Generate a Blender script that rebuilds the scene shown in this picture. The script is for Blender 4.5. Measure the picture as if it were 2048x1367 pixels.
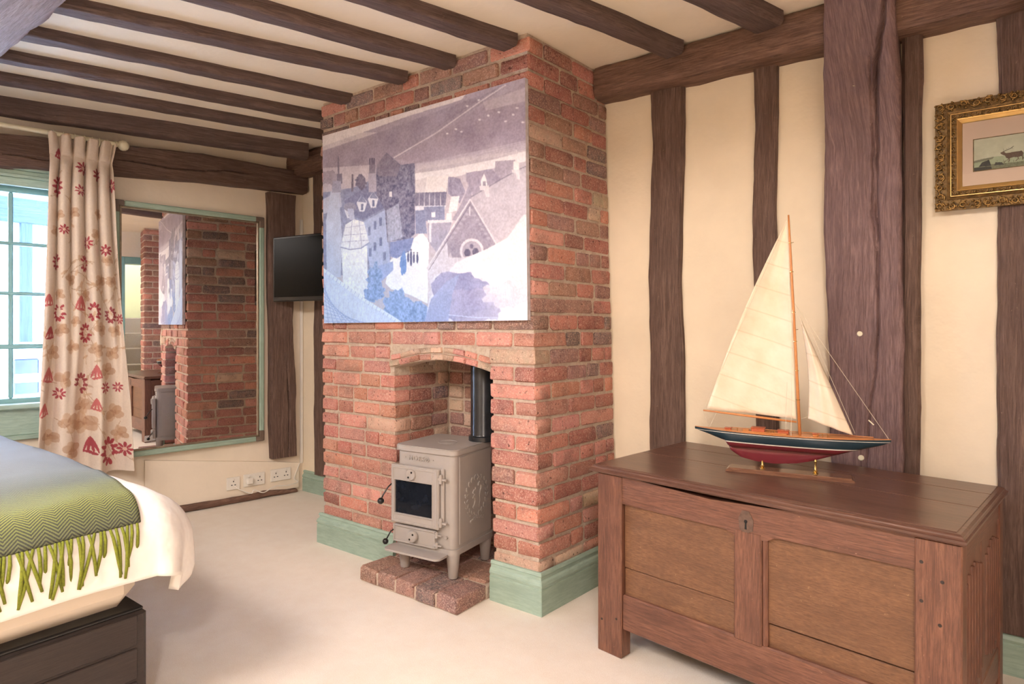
import bpy, bmesh, math, random
import numpy as np
from mathutils import Vector, Matrix, noise
R = random.Random(7)
PI = math.pi
for o in list(bpy.data.objects): bpy.data.objects.remove(o)
SC = bpy.context.scene
COL = SC.collection

# ------------------------------------------------------------------ camera, world, lights, exposure
cam = bpy.data.cameras.new('camera'); co = bpy.data.objects.new('camera', cam); COL.objects.link(co)
cam.lens = 1250 * 36 / 2048; cam.sensor_width = 36; cam.shift_y = -28.5 / 2048
co.location = (0, 0, 1.2); co.rotation_euler = (PI / 2, 0, math.atan2(.6, .8)); cam.clip_start = .02
SC.camera = co
SC.view_settings.view_transform = 'Standard'; SC.view_settings.look = 'None'
SC.view_settings.gamma = 1; SC.view_settings.use_curve_mapping = False
SC.view_settings.exposure = 0.35
W = bpy.data.worlds.new('world'); SC.world = W; W.use_nodes = True
bg = W.node_tree.nodes['Background']; bg.inputs[0].default_value = (.56, .70, 1, 1); bg.inputs[1].default_value = 30.0
SKEW = math.radians(10)
WD = Vector((math.sin(SKEW), math.cos(SKEW), 0)); WN = Vector((math.cos(SKEW), -math.sin(SKEW), 0)); WP = Vector((-4.03, 2.78, 0))
def LW(s, off, z): return WP - WD * s + WN * off + Vector((0, 0, z))     # left wall frame: s from the corner, off into the room
def area(name, loc, target, sx, sy, e, colr, portal=False, spread=PI):
    l = bpy.data.lights.new(name, 'AREA'); l.shape = 'RECTANGLE'; l.size = sx; l.size_y = sy; l.energy = e; l.color = colr; l.spread = spread
    o = bpy.data.objects.new(name, l); COL.objects.link(o); o.location = loc
    o.rotation_euler = (Vector(target) - Vector(loc)).to_track_quat('-Z', 'Y').to_euler()
    if portal: l.cycles.is_portal = True
    return o
pl = LW(2.16, -.2, 1.4); area('window_portal', pl, pl + WN, 1.6, 1.4, 1, (1, 1, 1), True)
WARM = (1, .90, .835)
area('ceiling_lamp', (-1.6, -.9, 2.36), (-1.6, -.7, 0), .9, .9, 70, WARM)
area('ceiling_lamp', (.52, -.6, 2.36), (-.3, 1.2, .4), .36, .36, 40, WARM)
area('ceiling_lamp', (-2.9, -.45, 2.38), (-2.9, .8, 0), .5, .5, 18, WARM)
area('stair_lamp', (2.0, 2.5, 2.6), (2.0, 2.4, 0), .5, .5, 5, WARM)

# ------------------------------------------------------------------ photograph calibration helpers
F, CX, CY = 1250., 1024., 655.
def ray(px, py):
    a = (px - CX) / F; return Vector((.8 * a - .6, .6 * a + .8, (CY - py) / F))
O0 = Vector((0, 0, 1.2))
def hit(px, py, p0, n):
    d = ray(px, py); n = Vector(n); return O0 + d * ((Vector(p0) - O0).dot(n) / d.dot(n))
def hy(px, py, y): return hit(px, py, (0, y, 0), (0, 1, 0))
def hz(px, py, z): return hit(px, py, (0, 0, z), (0, 0, 1))
def hl(px, py, off):
    p = hit(px, py, WP + WN * off, WN); return ((WP - p).dot(WD), p.z)
def interp(x, xs, ys): return float(np.interp(x, xs, ys))

# ------------------------------------------------------------------ materials
def lin(c):
    return tuple(((x / 255) / 12.92 if x / 255 <= .04045 else ((x / 255 + .055) / 1.055) ** 2.4) for x in c[:3]) + (1,)
class NT:
    def __init__(s, name):
        s.m = bpy.data.materials.new(name); s.m.use_nodes = True; s.t = s.m.node_tree; s.b = s.t.nodes['Principled BSDF']
    def n(s, typ, **k):
        x = s.t.nodes.new(typ)
        for a, v in k.items(): setattr(x, a, v)
        return x
    def l(s, a, b): s.t.links.new(a, b)
    def coord(s, kind, scale=(1, 1, 1), rot=(0, 0, 0)):
        c = s.n('ShaderNodeTexCoord'); m = s.n('ShaderNodeMapping'); m.inputs['Scale'].default_value = scale; m.inputs['Rotation'].default_value = rot
        s.l(c.outputs[kind], m.inputs[0]); return m.outputs[0]
    def noise(s, vec, scale, detail=4, rough=.6, dist=0):
        x = s.n('ShaderNodeTexNoise'); x.inputs['Scale'].default_value = scale; x.inputs['Detail'].default_value = detail
        x.inputs['Roughness'].default_value = rough; x.inputs['Distortion'].default_value = dist
        if vec is not None: s.l(vec, x.inputs['Vector'])
        return x.outputs[0]
    def ramp(s, fac, stops, mode='LINEAR'):
        r = s.n('ShaderNodeValToRGB'); r.color_ramp.interpolation = mode
        el = r.color_ramp.elements
        while len(el) < len(stops): el.new(.5)
        for e, (p, c) in zip(el, stops): e.position = p; e.color = c if len(c) == 4 else lin(c)
        s.l(fac, r.inputs[0]); return r.outputs[0]
    def mix(s, fac, a, b, mode='MIX'):
        x = s.n('ShaderNodeMix', data_type='RGBA', blend_type=mode)
        for i, v in ((0, fac), (6, a), (7, b)):
            if hasattr(v, 'is_linked') or hasattr(v, 'links'): s.l(v, x.inputs[i])
            else: x.inputs[i].default_value = v
        return x.outputs[2]
    def math(s, op, a, b=0, c=0):
        x = s.n('ShaderNodeMath', operation=op)
        for i, v in enumerate((a, b, c)):
            if hasattr(v, 'links'): s.l(v, x.inputs[i])
            else: x.inputs[i].default_value = v
        return x.outputs[0]
    def bump(s, h, strength, dist=.01, prev=None):
        x = s.n('ShaderNodeBump'); x.inputs['Strength'].default_value = strength; x.inputs['Distance'].default_value = dist
        s.l(h, x.inputs['Height'])
        if prev is not None: s.l(prev, x.inputs['Normal'])
        return x.outputs[0]
    def fin(s, color=None, rough=None, normal=None, **k):
        b = s.b
        if color is not None:
            if hasattr(color, 'links'): s.l(color, b.inputs['Base Color'])
            else: b.inputs['Base Color'].default_value = color
        if rough is not None:
            if hasattr(rough, 'links'): s.l(rough, b.inputs['Roughness'])
            else: b.inputs['Roughness'].default_value = rough
        if normal is not None: s.l(normal, b.inputs['Normal'])
        for a, v in k.items(): b.inputs[a.replace('_', ' ')].default_value = v
        return s.m
def plain(name, c, rough=.5, var=.08, scale=30, bump=.0, bscale=200, bdist=.002, kind='Object', **k):
    t = NT(name); v = t.coord(kind); a = tuple(x * (1 - var) for x in c); b = tuple(min(255, x * (1 + var)) for x in c)
    colr = t.ramp(t.noise(v, scale, 4), [(.3, a), (.7, b)])
    nm = t.bump(t.noise(v, bscale, 3), bump, bdist) if bump else None
    return t.fin(colr, rough, nm, **k)
def wood(name, dark, mid, light, rough=.6, su=26, sv=1.6, bump=.5, bdist=.004, fleck=None, blotch=.5):
    t = NT(name); v = t.coord('UV', (su * 2.2, sv * 1.6, 1)); v2 = t.coord('UV', (5, 1.6, 1)); v3 = t.coord('UV', (su * 9, sv * 8, 1))
    g = t.noise(v, 1, 6, .65, 1.2); bl = t.noise(v2, 2.2, 5, .65); fi = t.noise(v3, 1, 4, .7)
    c = t.ramp(g, [(.28, dark), (.5, mid), (.75, light)])
    c2 = t.ramp(bl, [(.3, dark), (.72, mid)])
    c = t.mix(blotch, c, c2)
    c = t.mix(t.ramp(fi, [(.38, (0, 0, 0, 1)), (.58, (1, 1, 1, 1))]), t.mix(.7, c, lin(dark)), c)
    if fleck:
        fl = t.noise(t.coord('UV', (8, 5, 1)), 9, 6, .8)
        c = t.mix(t.ramp(fl, [(.63, (0, 0, 0, 1)), (.72, (1, 1, 1, 1))]), c, lin(fleck))
    n1 = t.bump(g, bump, bdist); n2 = t.bump(fi, bump * .7, bdist * .4, n1)
    return t.fin(c, rough, n2)
M = {}
M['plaster'] = plain('cream_plaster', (240, 224, 198), .9, .025, 3, .35, 14, .01, 'Object')
M['ceil'] = plain('ceiling_plaster', (240, 226, 205), .9, .02, 3, .35, 10, .01)
M['plasterL'] = plain('pale_plaster', (240, 226, 206), .9, .02, 3, .35, 10, .012)
M['beam'] = wood('old_beam', (76, 56, 48), (122, 97, 86), (160, 132, 116), .75, 26, 1.4, .9, .006, (176, 148, 126))
M['joist'] = wood('joist_wood', (70, 52, 48), (112, 92, 86), (148, 122, 110), .75, 26, 1.2, .9, .005, (168, 140, 120))
M['rail'] = wood('rail_wood', (80, 56, 46), (136, 104, 88), (176, 142, 120), .7, 20, 1.6, .9, .006, (190, 160, 135))
M['bigpost'] = wood('big_post_wood', (92, 70, 68), (140, 112, 110), (168, 140, 136), .7, 34, 1.8, .9, .005, None, .3)
M['greybeam'] = wood('grey_beam_wood', (110, 95, 98), (158, 142, 145), (190, 176, 178), .75, 30, 2, .9, .006)
M['carpet'] = None
t = NT('cream_carpet'); v = t.coord('Object')
n1 = t.noise(v, 330, 3, .7); n2 = t.noise(v, 9, 5, .7)
c = t.mix(.5, t.ramp(n1, [(.3, (222, 206, 188)), (.7, (255, 247, 236))]), t.ramp(n2, [(.3, (236, 222, 206)), (.7, (248, 239, 227))]))
M['carpet'] = t.fin(c, .95, t.bump(n1, .4, .004))
M['green'] = wood('sage_paint', (142, 164, 148), (168, 190, 174), (182, 202, 186), .5, 9, 1.5, .25, .002, None, .4)
M['teal'] = plain('teal_gloss_paint', (128, 172, 172), .35, .04, 8)
def brickmat(name, obj):
    t = NT(name); v = t.coord('Object' if obj else 'Object')
    oi = t.n('ShaderNodeObjectInfo')
    if obj: base = oi.outputs['Color']
    else:
        at = t.n('ShaderNodeAttribute'); at.attribute_name = 'Col'; base = at.outputs['Color']
    g = t.n('ShaderNodeNewGeometry').outputs['Position']
    nf = t.noise(g, 160, 4, .75); nm_ = t.noise(g, 28, 5, .65); nl = t.noise(g, 9, 3, .6); pit = t.noise(g, 75, 2, .5)
    c = t.mix(t.ramp(nm_, [(.38, (0, 0, 0, 1)), (.7, (.55, .55, .55, 1))]), base, t.mix(.6, base, lin((222, 160, 140))))
    c = t.mix(t.ramp(nl, [(.52, (0, 0, 0, 1)), (.68, (.6, .6, .6, 1))]), c, t.mix(.62, c, lin((92, 74, 72))))
    c = t.mix(t.ramp(nf, [(.50, (0, 0, 0, 1)), (.68, (.8, .8, .8, 1))]), c, lin((232, 200, 178)))
    c = t.mix(t.ramp(pit, [(.26, (.85, .85, .85, 1)), (.36, (0, 0, 0, 1))]), c, lin((84, 50, 44)))
    h = t.math('ADD', t.math('MULTIPLY', nm_, 1.0), t.math('MULTIPLY', nf, .35)); h = t.math('ADD', h, t.math('MULTIPLY', pit, .5))
    return t.fin(c, .92, t.bump(h, .9, .008))
M['brick'] = brickmat('old_brick', True); M['brickj'] = brickmat('old_brick_joined', False)
t = NT('lime_mortar'); g = t.n('ShaderNodeNewGeometry').outputs['Position']
a = t.noise(g, 60, 6, .75); b = t.noise(g, 12, 3, .6)
c = t.ramp(a, [(.25, (186, 156, 134)), (.45, (224, 202, 180)), (.7, (240, 226, 208))]); c = t.mix(t.ramp(b, [(.45, (0, 0, 0, 1)), (.65, (.4, .4, .4, 1))]), c, lin((196, 160, 140)))
M['mortar'] = t.fin(c, .95, t.bump(a, 1, .014))
M['stove'] = plain('grey_stove_enamel', (168, 160, 154), .42, .02, 12, .15, 260, .0008)
M['black'] = plain('black_satin', (22, 22, 24), .3, .1, 20)
M['flue'] = plain('black_flue_enamel', (38, 40, 44), .22, .15, 15, .15, 40, .001)
M['tvblack'] = plain('gloss_black', (6, 7, 8), .25, .1, 20, Specular_IOR_Level=.12)
M['chrome'] = plain('polished_metal', (200, 196, 188), .25, .03, 20, Metallic=1.0)
M['brass'] = plain('brass', (196, 164, 100), .25, .04, 30, Metallic=1.0)
M['white'] = plain('white_plastic', (238, 232, 222), .3, .01, 10)
M['cream'] = plain('cream_painted_wood', (232, 224, 196), .45, .02, 10)
M['fireglass'] = plain('dark_stove_glass', (26, 30, 38), .06, .2, 25)
M['linen'] = plain('white_bed_linen', (246, 240, 234), .85, .01, 6, .5, 7, .03)
M['mattress'] = plain('mattress_sheet', (240, 226, 208), .85, .01, 6, .2, 6, .02)
M['bedbase'] = wood('dark_bed_base', (38, 30, 28), (56, 46, 44), (72, 60, 56), .55, 60, 3, .35, .002)
M['chest'] = wood('oak_chest', (80, 50, 40), (134, 90, 70), (166, 118, 92), .4, 26, 1.8, .5, .003, (186, 140, 112), .6)
M['chestpanel'] = wood('oak_chest_panel', (92, 62, 44), (136, 96, 66), (164, 124, 88), .45, 34, 5, .5, .002, (186, 150, 108), .7)
M['chestlid'] = wood('oak_chest_lid', (76, 50, 42), (116, 82, 68), (144, 106, 90), .28, 22, 1.2, .25, .002, None, .5)
M['stand'] = wood('polished_stand', (96, 62, 48), (140, 102, 80), (170, 130, 104), .15, 26, 2, .1, .001)
M['gold'] = None
t = NT('antique_gold'); v = t.coord('Object'); a = t.noise(v, 160, 4, .7)
M['gold'] = t.fin(t.ramp(a, [(.3, (70, 50, 26)), (.5, (140, 108, 62)), (.7, (206, 170, 104))]), .38, t.bump(a, .6, .003), Metallic=.75)
M['goldslip'] = plain('gold_slip', (214, 176, 110), .3, .05, 20, Metallic=.7)
M['golddull'] = plain('dull_gold', (112, 88, 52), .5, .3, 90, .6, 120, .004, Metallic=.5)
M['mat'] = plain('pink_card_mount', (226, 190, 164), .8, .01, 10)
M['yellow'] = plain('pale_yellow_wall', (220, 214, 172), .9, .02, 3)
M['stair'] = plain('taupe_stair_carpet', (170, 150, 136), .95, .05, 120, .3, 300, .003)
M['extwhite'] = plain('white_render', (244, 246, 248), .9, .02, 6, .2, 20, .01)
M['exttimber'] = wood('weathered_timber', (24, 38, 56), (40, 60, 84), (64, 88, 112), .8, 20, 1.5, .8, .01)
M['extdark'] = plain('dark_shopfront', (14, 36, 66), .15, .2, 6)
M['lime'] = plain('lime_wool', (118, 124, 36), .9, .12, 160, .4, 400, .002)
M['varnish'] = wood('varnished_pine', (190, 120, 66), (214, 146, 88), (230, 172, 112), .3, 60, 6, .1, .0006)
M['deckred'] = plain('red_mahogany', (186, 96, 62), .35, .08, 60)
M['thread'] = plain('rigging_thread', (214, 200, 176), .7, .05, 60)
t = NT('mirror_silver'); M['mirror'] = t.fin((.90, .90, .90, 1), .003, None, Metallic=1.0)
t = NT('window_glass'); g = t.n('ShaderNodeBsdfGlossy'); g.inputs['Roughness'].default_value = .02
tr = t.n('ShaderNodeBsdfTransparent'); tr.inputs[0].default_value = (.95, .98, 1, 1)
fr = t.n('ShaderNodeFresnel'); fr.inputs[0].default_value = 1.45; mx = t.n('ShaderNodeMixShader')
t.l(fr.outputs[0], mx.inputs[0]); t.l(tr.outputs[0], mx.inputs[1]); t.l(g.outputs[0], mx.inputs[2])
t.l(mx.outputs[0], t.t.nodes['Material Output'].inputs[0]); M['glass'] = t.m
def vcolmat(name, rough=.8, weave=0, **k):
    t = NT(name); at = t.n('ShaderNodeAttribute'); at.attribute_name = 'Col'; c = at.outputs['Color']; nm = None
    if weave:
        v = t.coord('UV'); a = t.noise(t.coord('UV', (900, 90, 1)), 1, 2); b = t.noise(t.coord('UV', (90, 900, 1)), 1, 2)
        h = t.math('ADD', a, b); nm = t.bump(h, weave, .001)
        c = t.mix(t.ramp(h, [(.35, (0, 0, 0, 1)), (.65, (.14, .14, .14, 1))]), c, lin((196, 176, 156)))
    return t.fin(c, rough, nm, **k)
M['print'] = vcolmat('printed_canvas', .42)
M['curtain'] = vcolmat('embroidered_linen', .9, .5)
M['deer'] = vcolmat('deer_engraving', .6)
# herringbone wool
t = NT('herringbone_wool'); tc = t.n('ShaderNodeTexCoord'); sp = t.n('ShaderNodeSeparateXYZ'); t.l(tc.outputs['UV'], sp.inputs[0])
u, v = sp.outputs[0], sp.outputs[1]
zz = t.math('PINGPONG', v, .034)
st = t.math('PINGPONG', t.math('ADD', u, t.math('MULTIPLY', zz, .9)), .0055); st = t.math('MULTIPLY', st, 1 / .0055)
fz = t.noise(t.coord('UV'), 420, 3, .8); st = t.math('ADD', st, t.math('MULTIPLY', t.math('SUBTRACT', fz, .5), 1.6))
f = t.ramp(st, [(.35, (0, 0, 0, 1)), (.65, (1, 1, 1, 1))])
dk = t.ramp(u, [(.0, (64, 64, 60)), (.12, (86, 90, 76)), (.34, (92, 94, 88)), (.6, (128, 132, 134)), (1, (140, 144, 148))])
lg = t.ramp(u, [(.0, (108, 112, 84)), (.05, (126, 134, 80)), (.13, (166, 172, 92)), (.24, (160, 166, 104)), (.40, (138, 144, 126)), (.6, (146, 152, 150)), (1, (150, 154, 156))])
M['throw'] = t.fin(t.mix(f, dk, lg), .95, t.bump(st, .6, .002))
# hull paint in bands of height
t = NT('hull_paint'); sp = t.n('ShaderNodeSeparateXYZ'); t.l(t.coord('Object'), sp.inputs[0])
M['hull'] = t.fin(t.ramp(t.math('MULTIPLY', sp.outputs[2], 5), [(0, (116, 44, 52)), (.515, (232, 226, 214)), (.532, (38, 56, 66)), (.672, (232, 226, 214)), (.682, (38, 56, 66))], 'CONSTANT'), .15)
t = NT('sailcloth'); sp = t.n('ShaderNodeSeparateXYZ'); t.l(t.coord('UV'), sp.inputs[0])
ln = t.math('PINGPONG', sp.outputs[1], .045); ln = t.ramp(ln, [(0, (.55, .55, .55, 1)), (.0010, (0, 0, 0, 1))])
c = t.mix(ln, t.ramp(t.noise(t.coord('UV'), 9, 4), [(.3, (226, 206, 178)), (.7, (238, 224, 202))]), lin((206, 184, 150)))
M['sail'] = t.fin(c, .85, t.bump(t.noise(t.coord('UV'), 14, 3), .5, .01))

# ------------------------------------------------------------------ object helpers
def tag(o, label=None, cat=None, group=None, kind=None):
    if label: o['label'] = label
    if cat: o['category'] = cat
    if group: o['group'] = group
    if kind: o['kind'] = kind
    return o
def empty(name, loc=(0, 0, 0), rz=0, **k):
    o = bpy.data.objects.new(name, None); COL.objects.link(o); o.location = loc; o.rotation_euler = (0, 0, rz); o.empty_display_size = .1
    return tag(o, **k)
def link(name, me, parent=None, **k):
    o = bpy.data.objects.new(name, me); COL.objects.link(o)
    if parent is not None: o.parent = parent
    return tag(o, **k)
class MB:
    def __init__(s): s.v = []; s.f = []; s.uv = []
    def add(s, vs, fs, X=None, grain=None, uvs=None):
        n = len(s.v); vs = [Vector(p) for p in vs]
        off = (R.random() * 9, R.random() * 9)
        for f in fs:
            s.f.append([i + n for i in f])
            if uvs is not None: s.uv += [uvs[i] for i in f]
            else:
                g = 2 if grain is None else grain
                a, b, c = vs[f[0]], vs[f[1]], vs[f[2]]; nn = (b - a).cross(c - a); d = max(range(3), key=lambda i: abs(nn[i]))
                if d == g: ax = [i for i in range(3) if i != g]
                else: ax = [[i for i in range(3) if i not in (g, d)][0], g]
                s.uv += [(vs[i][ax[0]] + off[0], vs[i][ax[1]] + off[1]) for i in f]
        s.v += [(X @ p if X is not None else p) for p in vs]
        return s
    def box(s, lo, hi, b=.003, grain=None, X=None, taper=None):
        lo = Vector(lo); hi = Vector(hi); b = min(b, *( (hi - lo)[i] * .45 for i in range(3)))
        vs, fs = cbox(lo, hi, b); return s.add(vs, fs, X, grain)
    def tube(s, pts, r, n=8, X=None, cap=True):
        pts = [Vector(p) for p in pts]; rs = r if isinstance(r, (list, tuple)) else [r] * len(pts); vs = []; fs = []; uv = []
        up = None; L = 0
        for i, p in enumerate(pts):
            d = (pts[min(i + 1, len(pts) - 1)] - pts[max(i - 1, 0)]).normalized()
            if up is None: up = Vector((0, 0, 1)) if abs(d.z) < .9 else Vector((1, 0, 0))
            a = d.cross(up).normalized(); up = a.cross(d).normalized()
            if i: L += (p - pts[i - 1]).length
            for k in range(n):
                q = 2 * PI * k / n; vs.append(p + (a * math.cos(q) + up * math.sin(q)) * rs[i]); uv.append((rs[i] * q, L))
        for i in range(len(pts) - 1):
            for k in range(n): k2 = (k + 1) % n; fs.append([i * n + k, i * n + k2, (i + 1) * n + k2, (i + 1) * n + k])
        if cap: fs.append(list(range(n))[::-1]); fs.append([(len(pts) - 1) * n + k for k in range(n)])
        return s.add(vs, fs, X, uvs=uv)
    def lathe(s, prof, n=24, X=None):           # prof: (r, z)
        vs = []; fs = []
        for r, z in prof:
            for k in range(n): q = 2 * PI * k / n; vs.append((max(r, 1e-5) * math.cos(q), max(r, 1e-5) * math.sin(q), z))
        for i in range(len(prof) - 1):
            for k in range(n): k2 = (k + 1) % n; fs.append([i * n + k, i * n + k2, (i + 1) * n + k2, (i + 1) * n + k])
        fs.append(list(range(n))[::-1]); fs.append([(len(prof) - 1) * n + k for k in range(n)])
        return s.add(vs, fs, X)
    def prism(s, poly, h0, h1, X=None, grain=None):    # poly in local xy, extruded in local z
        n = len(poly); A = sum(poly[i][0] * poly[(i + 1) % n][1] - poly[(i + 1) % n][0] * poly[i][1] for i in range(n))
        if A < 0: poly = poly[::-1]
        vs = [(x, y, h0) for x, y in poly] + [(x, y, h1) for x, y in poly]
        fs = [[i, (i + 1) % n, n + (i + 1) % n, n + i] for i in range(n)] + [list(range(n))[::-1], [n + i for i in range(n)]]
        return s.add(vs, fs, X, grain)
    def grid(s, P, nu, nv, X=None, uvs=None, flip=False):       # P(i,j) -> point
        vs = [P(i, j) for j in range(nv) for i in range(nu)]; fs = []
        for j in range(nv - 1):
            for i in range(nu - 1):
                a = j * nu + i; q = [a, a + 1, a + nu + 1, a + nu]; fs.append(q[::-1] if flip else q)
        return s.add(vs, fs, X, uvs=[uvs(i, j) for j in range(nv) for i in range(nu)] if uvs else [(0, 0)] * len(vs))
    def mesh(s, name, m, smooth=False):
        me = bpy.data.meshes.new(name); me.from_pydata([tuple(p) for p in s.v], [], s.f); me.update()
        ul = me.uv_layers.new(name='UVMap'); ul.data.foreach_set('uv', [c for p in s.uv for c in p])
        me.materials.append(m)
        if smooth: me.shade_smooth() if smooth is True else (me.shade_smooth(), me.set_sharp_from_angle(angle=smooth))
        return me
    def build(s, name, m, parent=None, smooth=False, **k): return link(name, s.mesh(name, m, smooth), parent, **k)
def cbox(lo, hi, b):
    vs = []; idx = {}
    for sx in (0, 1):
        for sy in (0, 1):
            for sz in (0, 1):
                S = (sx, sy, sz); c = [hi[i] if S[i] else lo[i] for i in range(3)]
                for ax in range(3):
                    p = [c[i] if i == ax else c[i] + (-b if S[i] else b) for i in range(3)]; idx[(S, ax)] = len(vs); vs.append(tuple(p))
    fs = []
    for ax in range(3):
        o = [i for i in range(3) if i != ax]
        for s_ in (0, 1):
            q = []
            for a, c in ((0, 0), (1, 0), (1, 1), (0, 1)):
                S = [0, 0, 0]; S[ax] = s_; S[o[0]] = a; S[o[1]] = c; q.append(idx[(tuple(S), ax)])
            fs.append(q)
    for e in range(3):
        o = [i for i in range(3) if i != e]
        for a in (0, 1):
            for c in (0, 1):
                S0 = [0, 0, 0]; S1 = [0, 0, 0]; S1[e] = 1
                for S in (S0, S1): S[o[0]] = a; S[o[1]] = c
                S0 = tuple(S0); S1 = tuple(S1); fs.append([idx[(S0, o[0])], idx[(S1, o[0])], idx[(S1, o[1])], idx[(S0, o[1])]])
    for S in [(x, y, z) for x in (0, 1) for y in (0, 1) for z in (0, 1)]: fs.append([idx[(S, i)] for i in range(3)])
    ctr = Vector([(lo[i] + hi[i]) / 2 for i in range(3)]); out = []
    for f in fs:
        a, c, d = [Vector(vs[i]) for i in f[:3]]; nn = (c - a).cross(d - a); m = sum((Vector(vs[i]) for i in f), Vector()) / len(f)
        out.append(f if nn.dot(m - ctr) > 0 else f[::-1])
    return vs, out
def T(x=0, y=0, z=0, rx=0, ry=0, rz=0):
    return Matrix.Translation((x, y, z)) @ Matrix.Rotation(rz, 4, 'Z') @ Matrix.Rotation(ry, 4, 'Y') @ Matrix.Rotation(rx, 4, 'X')
def timber(name, rows, P0, A, Wd, O, d, m, parent=None, wob=.006, rnd=.012, seg=.03, nf=22, ns=5, crack=None, back=-.004, dfun=None, rough=.0025, **k):
    """rows: (t, lo, hi) along A; O points out of the wall by depth d; crack: list of polylines [(t, w, depth, halfwidth)...]"""
    P0 = Vector(P0); A = Vector(A); Wd = Vector(Wd); O = Vector(O); ts = [r[0] for r in rows]; los = [r[1] for r in rows]; his = [r[2] for r in rows]
    n = max(2, int(abs(ts[-1] - ts[0]) / seg) + 1); tt = np.linspace(ts[0], ts[-1], n); sd = R.random() * 100
    prof = [(0, back)] + [(0, q) for q in np.linspace(.0, 1, ns)] + [(q, 1) for q in np.linspace(0, 1, nf)[1:-1]] + [(1, q) for q in np.linspace(1, .0, ns)] + [(1, back)]
    vs = []; uv = []; per = len(prof)
    order = np.argsort(ts); ts_s = [ts[i] for i in order]; lo_s = [los[i] for i in order]; hi_s = [his[i] for i in order]
    for t_ in tt:
        lo = interp(t_, ts_s, lo_s); hi = interp(t_, ts_s, hi_s); dd = dfun(t_) if dfun else d
        lo += wob * noise.noise(Vector((t_ * 2.3, sd, 0))) + wob * .5 * noise.noise(Vector((t_ * 9, sd, 5)))
        hi += wob * noise.noise(Vector((t_ * 2.3, sd, 9))) + wob * .5 * noise.noise(Vector((t_ * 9, sd, 15)))
        for (a, o) in prof:
            w = lo + (hi - lo) * a; oo = o * dd if o >= 0 else o
            if o >= 0:
                ea = min(a, 1 - a) * (hi - lo); eo = dd - oo     # rounding of arris
                if o == 1 and ea < rnd: oo -= (rnd - ea) ** 2 / (2 * rnd)
                if a in (0, 1) and eo < rnd: w += (1 if a == 0 else -1) * (rnd - eo) ** 2 / (2 * rnd)
                nz = noise.noise(Vector((w * 14 + sd, t_ * 5, oo * 14))) * rough * 1.6 + noise.noise(Vector((w * 60 + sd, t_ * 16, oo * 60))) * rough
                if o == 1: oo += nz
                elif o > .01: w += nz * (-1 if a == 0 else 1)
                if crack and o == 1:
                    for cl in crack:
                        ct = [c[0] for c in cl]
                        if min(ct) <= t_ <= max(ct):
                            ci = np.argsort(ct); f_ = lambda j: interp(t_, [cl[i][0] for i in ci], [cl[i][j] for i in ci])
                            cw = f_(1) + .003 * noise.noise(Vector((t_ * 20, 3, sd))); q = abs(w - cw) / f_(3)
                            if q < 1: oo -= f_(2) * (1 - q)
            vs.append(P0 + A * t_ + Wd * w + O * oo); uv.append((w + oo + sd, t_ + sd))
    fs = []
    for j in range(n - 1):
        for i in range(per):
            i2 = (i + 1) % per; fs.append([j * per + i, j * per + i2, (j + 1) * per + i2, (j + 1) * per + i])
    fs.append(list(range(per))[::-1]); fs.append([(n - 1) * per + i for i in range(per)])
    mb = MB(); mb.add(vs, fs, uvs=uv)
    me = mb.mesh(name, m, math.radians(50)); bm = bmesh.new(); bm.from_mesh(me); bmesh.ops.recalc_face_normals(bm, faces=bm.faces); bm.to_mesh(me); bm.free()
    return link(name, me, parent, **k)

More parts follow.
